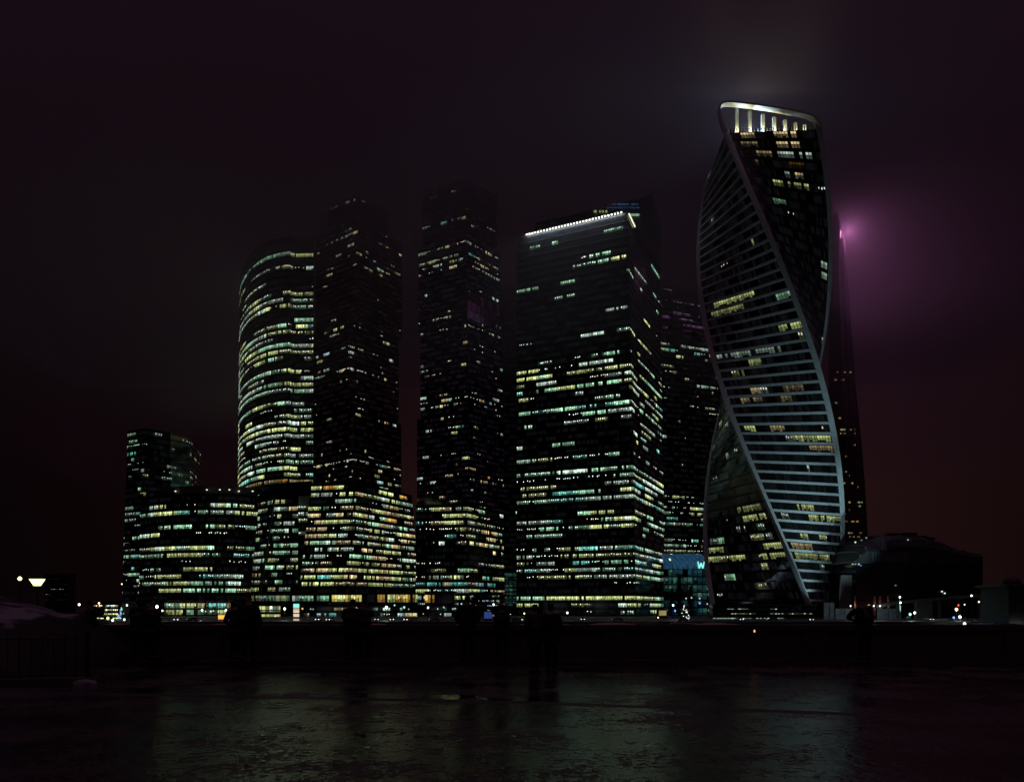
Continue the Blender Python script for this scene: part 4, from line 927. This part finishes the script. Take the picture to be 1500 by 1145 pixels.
# moored boats under the far wall
def boat(px, D, Ln, rz, label, lit):
    X_, Y_ = P(px, D); t = thing('moored_boat', label, 'boat', (X_, Y_, -7.6), rz, 'boats moored under the far wall')
    mb = MB(); n = 12
    for i in range(n + 1):
        u = i / n; hw = 2.0 * (1 - max(0, (u - .6) / .4) ** 2) * (.8 + .2 * min(1, u * 4)); x = -Ln / 2 + Ln * u
        for (y, z) in ((-hw, 1.3 + .4 * u * u), (-hw * .7, -.3), (hw * .7, -.3), (hw, 1.3 + .4 * u * u)): mb.v.append((x, y, z))
    for i in range(n):
        for q in range(4): r = (q + 1) % 4; mb.f.append((i * 4 + q, (i + 1) * 4 + q, (i + 1) * 4 + r, i * 4 + r)); mb.c.append((0, 0, 0)); mb.m.append(0)
    mb.f.append((0, 1, 2, 3)); mb.c.append((0, 0, 0)); mb.m.append(0); mb.build('hull', M['hull'], t)
    mb = MB(); mb.prism([(-Ln * .4, -1.5), (Ln * .2, -1.5), (Ln * .26, 1.5), (-Ln * .4, 1.5)], [(-Ln * .38, -1.4), (Ln * .16, -1.4), (Ln * .2, 1.4), (-Ln * .38, 1.4)], 1.5, 3.3); mb.build('cabin', M['hull'], t)
    mb = MB(); mb.box((-Ln * .1, 0, 3.4), (Ln * .6, 3.3, .15)); mb.build('cabin_roof', M['alu'], t)
    mb = MB()
    for i in range(6): mb.box((-Ln * .34 + i * Ln * .085, -1.53, 2.5), (Ln * .06, .1, .7), col=tuple(c * (.02 + lit) for c in BLU if True))
    mb.build('window', M['glow'], t, glow=True)
boat(950, 268, 15, .05, 'pale motor boat moored under the far wall, left of the white-lit fir', .0)
boat(1008, 266, 16, .03, 'grey motor boat moored under the far wall, below the white-lit fir', .0)
boat(1042, 269, 12, 3.1, 'blue-tinted boat moored under the far wall, below the left rib of the twisted tower', .5)
boat(1442, 262, 11, .0, 'boat with a glowing blue strip moored at the right', 1.5)

# trees of the far bank
def fir(px, ytop, D, label, lights=None, zg=FARZ, wid=.26):
    X_, Y_ = P(px, D); h = Z(ytop, D) - zg
    t = thing('fir_tree', label, 'tree', (X_, Y_, zg)); rng = random.Random(int(px * 10))
    mb = MB(); mb.tube([(0, 0, 0), (0, 0, h * .5), (0, 0, h * .98)], [h * .02 + .05, h * .012, .02], 6); mb.build('trunk', M['bark'], t)
    mb = MB(); n = int(420 if h < 8 else 700)
    for i in range(n):
        u = rng.random() ** 1.35; z = h * (.1 + .9 * u); rr = h * wid * (1 - u) * (.45 + .55 * rng.random() ** .5) * (.8 + .35 * math.sin(z / h * 40)) ; an = rng.random() * 6.283
        c = Vector((rr * math.cos(an), rr * math.sin(an), z - rr * .25)); s = h * .035 * rng.uniform(.7, 1.5)
        o = Vector((math.cos(an), math.sin(an), -.5)) * s * 1.8; sd = Vector((-math.sin(an), math.cos(an), rng.uniform(-.4, .4))) * s * .7
        mb.face([tuple(c - sd), tuple(c + o * .6 - sd * .4), tuple(c + o), tuple(c + sd)])
    mb.build('crown', M['needle'], t)
    if lights:
        mb = MB(); bulbs = []
        for i in range(26):
            u = rng.random() ** 1.2; z = h * (.1 + .88 * u); rr = h * wid * (1 - u) * 1.0; an = rng.uniform(math.pi, 2 * math.pi)
            bulbs.append((z, rr * math.cos(an), rr * math.sin(an)))
        bulbs.sort()
        for i, (z, x_, y_) in enumerate(bulbs):
            mb.box((x_, y_, z), (.28, .28, .28), col=tuple(c * rng.uniform(.6, 1.8) for c in rng.choice(lights)))
            if i: mb.tube([(bulbs[i - 1][1], bulbs[i - 1][2], bulbs[i - 1][0]), (x_, y_, z)], .02, 4)
        mb.build('fairy_lights', M['glow'], t, glow=True)
fir(178, 889, 305, 'small fir tree strung with blue lights by the bright shops', [(.3, .6, 1), (.6, .9, 1), (.15, .4, 1)], wid=.3)
fir(1003, 884, 318, 'small fir tree strung with white lights before the mall', [(.9, 1, 1), (1, .95, .7)], wid=.3)
fir(995, 843, 430, 'tall dark fir tree standing before the teal mall front', wid=.13)
fir(1012, 858, 425, 'shorter dark fir tree right of the tall one before the mall', wid=.16)
fir(984, 862, 420, 'shorter dark fir tree left of the tall one before the mall', wid=.16)

# ------------------------------------------------------------------ near side: parapet, fence, snowy bank, people
pw = thing('stone_parapet', 'dark granite parapet with a coping between the wet pavement and the river', 'parapet')
mb = MB(); mb.box((0, 22.5, .5), (300, .34, .86)); mb.build('wall', M['stone'], pw)
mb = MB(); x = -60.0
while x < 60:
    mb.box((x, 22.5, 1.005), (2.96, .56, .15)); x += 3.0
mb.build('coping', M['stone'], pw)
rng = random.Random(31); x = -14.0; m3 = MB()
while x < 18:
    ln = rng.uniform(.3, 1.6); hh = rng.uniform(.015, .05); n = 8
    if rng.random() < .6:
        for k in range(n):
            u0 = k / n; u1 = (k + 1) / n; h0 = hh * math.sin(math.pi * u0) ** .5 + .003; h1 = hh * math.sin(math.pi * u1) ** .5 + .003
            a0, a1 = x + ln * u0, x + ln * u1
            m3.face([(a0, 22.26, 1.082), (a1, 22.26, 1.082), (a1, 22.32, 1.08 + h1), (a0, 22.32, 1.08 + h0)]); m3.face([(a0, 22.32, 1.08 + h0), (a1, 22.32, 1.08 + h1), (a1, 22.62, 1.08 + h1), (a0, 22.62, 1.08 + h0)])
    x += ln + rng.uniform(.2, 2.2)
tag(m3.build('snow', plain('coping_glint', (.45, .45, .48), .8, 0, .2, 8), None), kind='stuff')  # pale strips stand in for light glinting along the coping
mb = MB(); mb.box((0, 22.5, .16), (300, .5, .2)); mb.build('plinth', M['stone'], pw)
mb = MB(); mb.box((0, 0, 0), (.7, .46, .7)); pr = mb.build('pier', M['stone'], pw); pr.location = (-45.0, 22.5, .57)
for i in range(1, 16):
    c = pr.copy(); COL.objects.link(c); c.location = (-45 + i * 6.0, 22.5, .57)
wlamp = thing('parapet_lamp', 'tiny orange lamp fixed to the river parapet below the twisted tower', 'lamp', (*P(1105, 22.3), Z(924, 22.2)))
mb = MB(); mb.box((0, .03, 0), (.09, .06, .14)); mb.build('housing', M['iron'], wlamp)
mb = MB(); mb.box((0, -.01, .01), (.035, .03, .09)); mb.build('lens', emat('amber_lens', (1, .6, .2), 1.2), wlamp)

def snow_mat():
    m, n, l, b = nmat('dirty_snow')
    t = n.new('ShaderNodeTexCoord'); no = n.new('ShaderNodeTexNoise'); no.inputs['Scale'].default_value = 1.3; no.inputs['Detail'].default_value = 7
    l.new(t.outputs['Object'], no.inputs['Vector'])
    g = n.new('ShaderNodeNewGeometry'); sx = n.new('ShaderNodeSeparateXYZ'); l.new(g.outputs['Normal'], sx.inputs[0])
    ad = n.new('ShaderNodeMath'); ad.operation = 'MULTIPLY_ADD'; ad.inputs[1].default_value = .75; l.new(no.outputs['Fac'], ad.inputs[0]); l.new(sx.outputs['Z'], ad.inputs[2])
    r = n.new('ShaderNodeValToRGB'); r.color_ramp.elements[0].position = 1.26 / 2; r.color_ramp.elements[1].position = 1.40 / 2
    hv = n.new('ShaderNodeMath'); hv.operation = 'MULTIPLY'; hv.inputs[1].default_value = .5; l.new(ad.outputs[0], hv.inputs[0])
    r.color_ramp.elements[0].color = (.025, .022, .02, 1); r.color_ramp.elements[1].color = (.30, .30, .33, 1)
    l.new(hv.outputs[0], r.inputs[0]); l.new(r.outputs[0], b.inputs['Base Color']); b.inputs['Roughness'].default_value = .8
    bn = n.new('ShaderNodeBump'); bn.inputs['Strength'].default_value = .5; bn.inputs['Distance'].default_value = .1; l.new(no.outputs['Fac'], bn.inputs['Height']); l.new(bn.outputs[0], b.inputs['Normal'])
    return m
sb_ = MB(); nx_, ny_ = 90, 46
for j in range(ny_ + 1):
    for i in range(nx_ + 1):
        x = -22 + 11.2 * i / nx_; y = 16.3 + 5.9 * j / ny_
        u = (x + 22) / 11.2; v = j / ny_
        top = 2.85 - 1.8 * max(0, (u - .3) / .7)
        front = min(1, v / .45) ** .55; endr = min(1, (1 - u) / .10) ** .6 if u > .9 else 1; back = min(1, (1 - v) / .15) ** .5
        hgt = top * (.42 + .58 * front) * endr * back if v > .02 else .0
        hgt += .16 * (mnoise.noise((x * .9, y * .9, 1.0)) + .5 * mnoise.noise((x * 2.3, y * 2.3, 4.0))) * min(1, v * 4) * endr
        sb_.v.append((x, y, max(-.02, hgt)))
for j in range(ny_):
    for i in range(nx_):
        a = j * (nx_ + 1) + i; sb_.f.append((a, a + 1, a + nx_ + 2, a + nx_ + 1)); sb_.c.append((0, 0, 0)); sb_.m.append(0)
tag(sb_.build('snow_bank', snow_mat(), smooth=True), 'dark earth bank capped with patches of old snow behind the iron fence', 'snow bank')
# iron fence before the bank, on a low kerb with a lump of snow
fn = thing('iron_fence', 'low black iron fence standing before the snowy bank', 'fence')
A = Vector((-14.6, 14.9)); B = Vector((-9.05, 16.0)); dv = B - A; nb = 26
for h in (.18, .95): mb = MB(); mb.tube([(A.x, A.y, h), (B.x, B.y, h)], .022, 6); mb.build('rail', M['iron'], fn)
mb = MB(); mb.tube([(0, 0, .1), (0, 0, 1.0), (0, 0, 1.08)], [.011, .011, .002], 6); br = mb.build('bar', M['iron'], fn); br.location = (A.x, A.y, 0)
for i in range(1, nb + 1):
    c = br.copy(); COL.objects.link(c); q = A + dv * i / nb; c.location = (q.x, q.y, 0)
for i in range(3):
    q = A + dv * i / 2; mb = MB(); mb.box((q.x, q.y, .56), (.07, .07, 1.12)); mb.build('post', M['iron'], fn)
mb = MB(); mid = (A + B) / 2; mb.box((mid.x, mid.y - .15, .05), (dv.length + .3, .22, .14), math.atan2(dv.y, dv.x)); mb.build('base_kerb', M['stone'], fn)
mb = MB(); rng = random.Random(9)
for r_ in range(7):
    for q in range(14):
        an = 2 * math.pi * q / 14; ph = r_ / 6 * math.pi / 2; rr = .42 * math.cos(ph) * rng.uniform(.85, 1.15)
        mb.v.append((rr * math.cos(an), rr * .7 * math.sin(an), .17 * math.sin(ph) * rng.uniform(.85, 1.15) - .01))
for r_ in range(6):
    for q in range(14): k = (q + 1) % 14; mb.f.append((r_ * 14 + q, r_ * 14 + k, r_ * 14 + 14 + k, r_ * 14 + 14 + q)); mb.c.append((0, 0, 0)); mb.m.append(0)
sl_ = mb.build('snow_lump', plain('old_snow', (.25, .25, .27), .8, 0, .25, 6, bump=.4), None, smooth=True); sl_.location = (-8.95, 15.75, 0); sl_.scale = (.6, .6, .6); tag(sl_, 'small lump of old snow on the pavement at the end of the iron fence', 'snow lump')

# ---- people, built as one skinned body each
DG = None
def skin_mesh(name, nodes, edges, mat, parent, root=0, sub=1):
    me = bpy.data.meshes.new(name); me.from_pydata([n[0] for n in nodes], edges, [])
    o = bpy.data.objects.new(name, me); COL.objects.link(o)
    sk = o.modifiers.new('skin', 'SKIN'); sk.use_smooth_shade = True; sk.branch_smoothing = .4
    for i, n in enumerate(nodes):
        d = me.skin_vertices[0].data[i]; r = n[1]; d.radius = (r, r) if not isinstance(r, tuple) else r; d.use_root = i == root
    sb = o.modifiers.new('sub', 'SUBSURF'); sb.levels = sub; sb.render_levels = sub
    dg = bpy.context.evaluated_depsgraph_get(); dg.update()
    m2 = bpy.data.meshes.new_from_object(o.evaluated_get(dg)); o.modifiers.clear(); o.data = m2; bpy.data.meshes.remove(me)
    m2.name = name; m2.materials.clear(); m2.materials.append(mat)
    for p in m2.polygons: p.use_smooth = True
    o.parent = parent
    return o

def person(px, D, h, rz, pose, label, coat='coat', hood=False, longc=False, hat=False, girth=1.0, zg=0.12, stride=0.0, bag=False):
    X_, Y_ = P(px, D); k = h / 1.78
    t = thing('person', label, 'person', (X_, Y_, zg), rz); t.scale = (k, k, k)
    lean = {'lean': .20, 'photo': .03, 'stand': .02, 'pockets': 0.0, 'arm': .02}[pose]
    g = girth
    def sp(z): return lean * max(0, (z - .95) / .5)          # forward lean of the trunk (+Y is ahead)
    dz = -.05 if pose == 'lean' else 0
    N = [((0, 0, .95), .125 * g), ((0, sp(1.12), 1.12), .125 * g), ((0, sp(1.3), 1.30 + dz * .5), .14 * g), ((0, sp(1.43), 1.43 + dz), .10), ((0, sp(1.5) + .01, 1.51 + dz), .056), ((0, sp(1.56) + .02, 1.585 + dz), .075), ((0, sp(1.6) + .02, 1.665 + dz), .088), ((0, sp(1.64) + .015, 1.735 + dz), .06)]
    E = [(0, 1), (1, 2), (2, 3), (3, 4), (4, 5), (5, 6), (6, 7)]
    N.append(((0, sp(1.6) + .115, 1.645 + dz), .014)); E.append((6, 8))                       # nose
    for sx in (-1, 1): N.append(((sx * .085, sp(1.6), 1.65 + dz), .016)); E.append((6, len(N) - 1))   # ears
    arms = []
    for sx in (-1, 1):
        sh = (sx * .185 * (.5 + .5 * g), sp(1.42), 1.41 + dz)
        if pose == 'lean': el, wr = (sx * .31, sp(1.4) + .20, 1.17), (sx * .10, sp(1.4) + .40, 1.10)
        elif pose == 'photo': el, wr = (sx * .27, .20, 1.27), (sx * .085, .36, 1.50)
        elif pose == 'pockets': el, wr = (sx * .31, -.06, 1.13), (sx * .215, .10, .97)
        elif pose == 'arm' and sx > 0: el, wr = (sx * .33, .04, 1.16), (sx * .36, .12, 1.34)
        else: el, wr = (sx * .27, -.03, 1.13), (sx * .27, .06, .88)
        b = len(N); N += [(sh, .065), (el, .046), (wr, .032)]; E += [(3, b), (b, b + 1), (b + 1, b + 2)]
        arms.append((sh, el, wr))
        f = (Vector(wr) - Vector(el)).normalized(); side = f.cross(Vector((0, 0, 1))).normalized() if abs(f.z) < .9 else Vector((0, 1, 0)); up = side.cross(f)
        pal = Vector(wr) + f * .075; N.append((tuple(pal), (.030, .026))); pi_ = len(N) - 1; E.append((b + 2, pi_))
        for q, (o_, ln) in enumerate(((-.030, .062), (-.010, .074), (.010, .07), (.030, .056))):
            p1 = pal + f * .03 + side * o_; p2 = p1 + f * ln * .5 - up * .012; p3 = p2 + f * ln * .35 - up * .028
            c = len(N); N += [(tuple(p1), .0095), (tuple(p2), .0088), (tuple(p3), .0078)]; E += [(pi_, c), (c, c + 1), (c + 1, c + 2)]
        p1 = pal - f * .03 + side * (-.042 * sx); p2 = p1 + f * .04 + side * (-.018 * sx); c = len(N); N += [(tuple(p1), .011), (tuple(p2), .0095)]; E += [(pi_, c), (c, c + 1)]
    legs = []
    for sx in (-1, 1):
        st = stride * sx; b = len(N)
        hp, kn, an, to = (sx * .095, 0, .88), (sx * .105, st * .5 + .02, .49), (sx * .11, st, .09), (sx * .125, st + .17, .045)
        N += [(hp, .092 * (.6 + .4 * g)), (kn, .06), (an, .045), (to, .04)]; E += [(0, b), (b, b + 1), (b + 1, b + 2), (b + 2, b + 3)]
    skin_mesh('body', N, E, M['skin'], t)
    # trousers with shoes follow the legs
    for sx in (-1, 1):
        st = stride * sx
        skin_mesh('trouser_leg', [((sx * .085, 0, .95), .11), ((sx * .105, st * .5 + .02, .49), .083), ((sx * .11, st, .1), .07)], [(0, 1), (1, 2)], M['coat'], t)
        skin_mesh('shoe', [((sx * .11, st - .04, .055), .055), ((sx * .12, st + .08, .05), .052), ((sx * .128, st + .2, .042), .04)], [(0, 1), (1, 2)], M['rubber'], t)
    # coat: trunk, sleeves and skirt in one piece, open at the neck and cuffs
    zb = .62 if longc else .80
    C = [((0, 0, .95), (.19 * g, .15 * g)), ((0, sp(1.12), 1.12), (.185 * g, .15 * g)), ((0, sp(1.3), 1.31 + dz * .5), (.2 * g, .16 * g)), ((0, sp(1.43), 1.44 + dz), (.12, .11)), ((0, sp(1.47), 1.50 + dz), (.085, .085)), ((0, 0, zb), (.21 * g, .16 * g))]
    CE = [(0, 1), (1, 2), (2, 3), (3, 4), (0, 5)]
    for (sh, el, wr) in arms:
        b = len(C); C += [(sh, .088 * (.6 + .4 * g)), (el, .073), (tuple(Vector(el).lerp(Vector(wr), .92)), .055)]; CE += [(3, b), (b, b + 1), (b + 1, b + 2)]
    skin_mesh('coat', C, CE, M[coat], t)
    if hood:
        skin_mesh('hood', [((0, sp(1.5) - .03, 1.50 + dz), .12), ((0, sp(1.58) - .02, 1.60 + dz), .128), ((0, sp(1.63) - .02, 1.69 + dz), .125), ((0, sp(1.66) - .04, 1.77 + dz), .075)], [(0, 1), (1, 2), (2, 3)], M[coat], t)
    elif hat:
        skin_mesh('knit_hat', [((0, sp(1.6) + .01, 1.67 + dz), .104), ((0, sp(1.63), 1.74 + dz), .092), ((0, sp(1.66) - .01, 1.80 + dz), .045), ((0, sp(1.66) - .01, 1.84 + dz), .032)], [(0, 1), (1, 2), (2, 3)], M['coat2'], t)
    else:
        skin_mesh('hair', [((0, sp(1.55) - .035, 1.57 + dz), .07), ((0, sp(1.6) - .012, 1.67 + dz), .098), ((0, sp(1.64) - .005, 1.745 + dz), .07)], [(0, 1), (1, 2)], M['hair'], t)
    if bag:
        skin_mesh('backpack', [((0, -.20, 1.05), (.15, .10)), ((0, -.21 + sp(1.25), 1.25), (.16, .11)), ((0, -.19 + sp(1.4), 1.41), (.12, .07))], [(0, 1), (1, 2)], M['coat3'], t)
        for sx in (-1, 1): skin_mesh('shoulder_strap', [((sx * .12, -.16, 1.08), .022), ((sx * .13, -.12, 1.42), .024), ((sx * .13, .10, 1.45), .024), ((sx * .12, .17, 1.2), .022)], [(0, 1), (1, 2), (2, 3)], M['coat3'], t)
    return t
person(131, 21.0, 1.74, -.7, 'photo', 'person in a padded jacket raising a hand to the face beside the snowy bank', 'coat2', girth=1.1)
person(203, 21.3, 1.84, .2, 'lean', 'hooded person leaning wide on the parapet before the curved office', 'coat', hood=True, girth=1.15)
person(222, 21.1, 1.74, -.3, 'pockets', 'person in a dark coat close on the right of the hooded leaning one', 'coat3', hat=True, girth=.95)
person(344, 21.4, 1.72, -.3, 'pockets', 'shorter of the couple standing close before the pavilion columns', 'coat2', girth=1.0)
person(364, 20.9, 1.86, .25, 'stand', 'tall broad person in a long coat, taller of the couple before the pavilion columns', 'coat', hat=True, longc=True, girth=1.25)
person(514, 21.2, 1.80, .0, 'lean', 'round-headed person leaning on the parapet below the yellow hall', 'coat', girth=1.15)
person(534, 21.4, 1.70, .3, 'photo', 'person taking a photo, right of the one leaning below the yellow hall', 'coat3', hat=True, girth=1.05)
person(685, 21.2, 1.86, .1, 'pockets', 'tall person with hands in pockets before the glass lobby', 'coat', girth=1.15)
person(735, 21.3, 1.84, -.1, 'photo', 'slim person holding up a phone before the teal annex', 'coat', hat=True, girth=1.15)
person(784, 18.3, 1.72, .5, 'arm', 'person standing back on the wet pavement, left of the middle pair', 'coat2', longc=True, girth=1.15, zg=0.0, stride=.08)
person(807, 18.3, 1.76, -.5, 'pockets', 'person standing back on the wet pavement, right of the middle pair', 'coat', girth=1.0, zg=0.0, stride=-.06)
person(1267, 21.3, 1.80, .0, 'lean', 'broad person with a backpack leaning on the parapet before the domed hall', 'coat', hat=True, girth=1.25, bag=True)
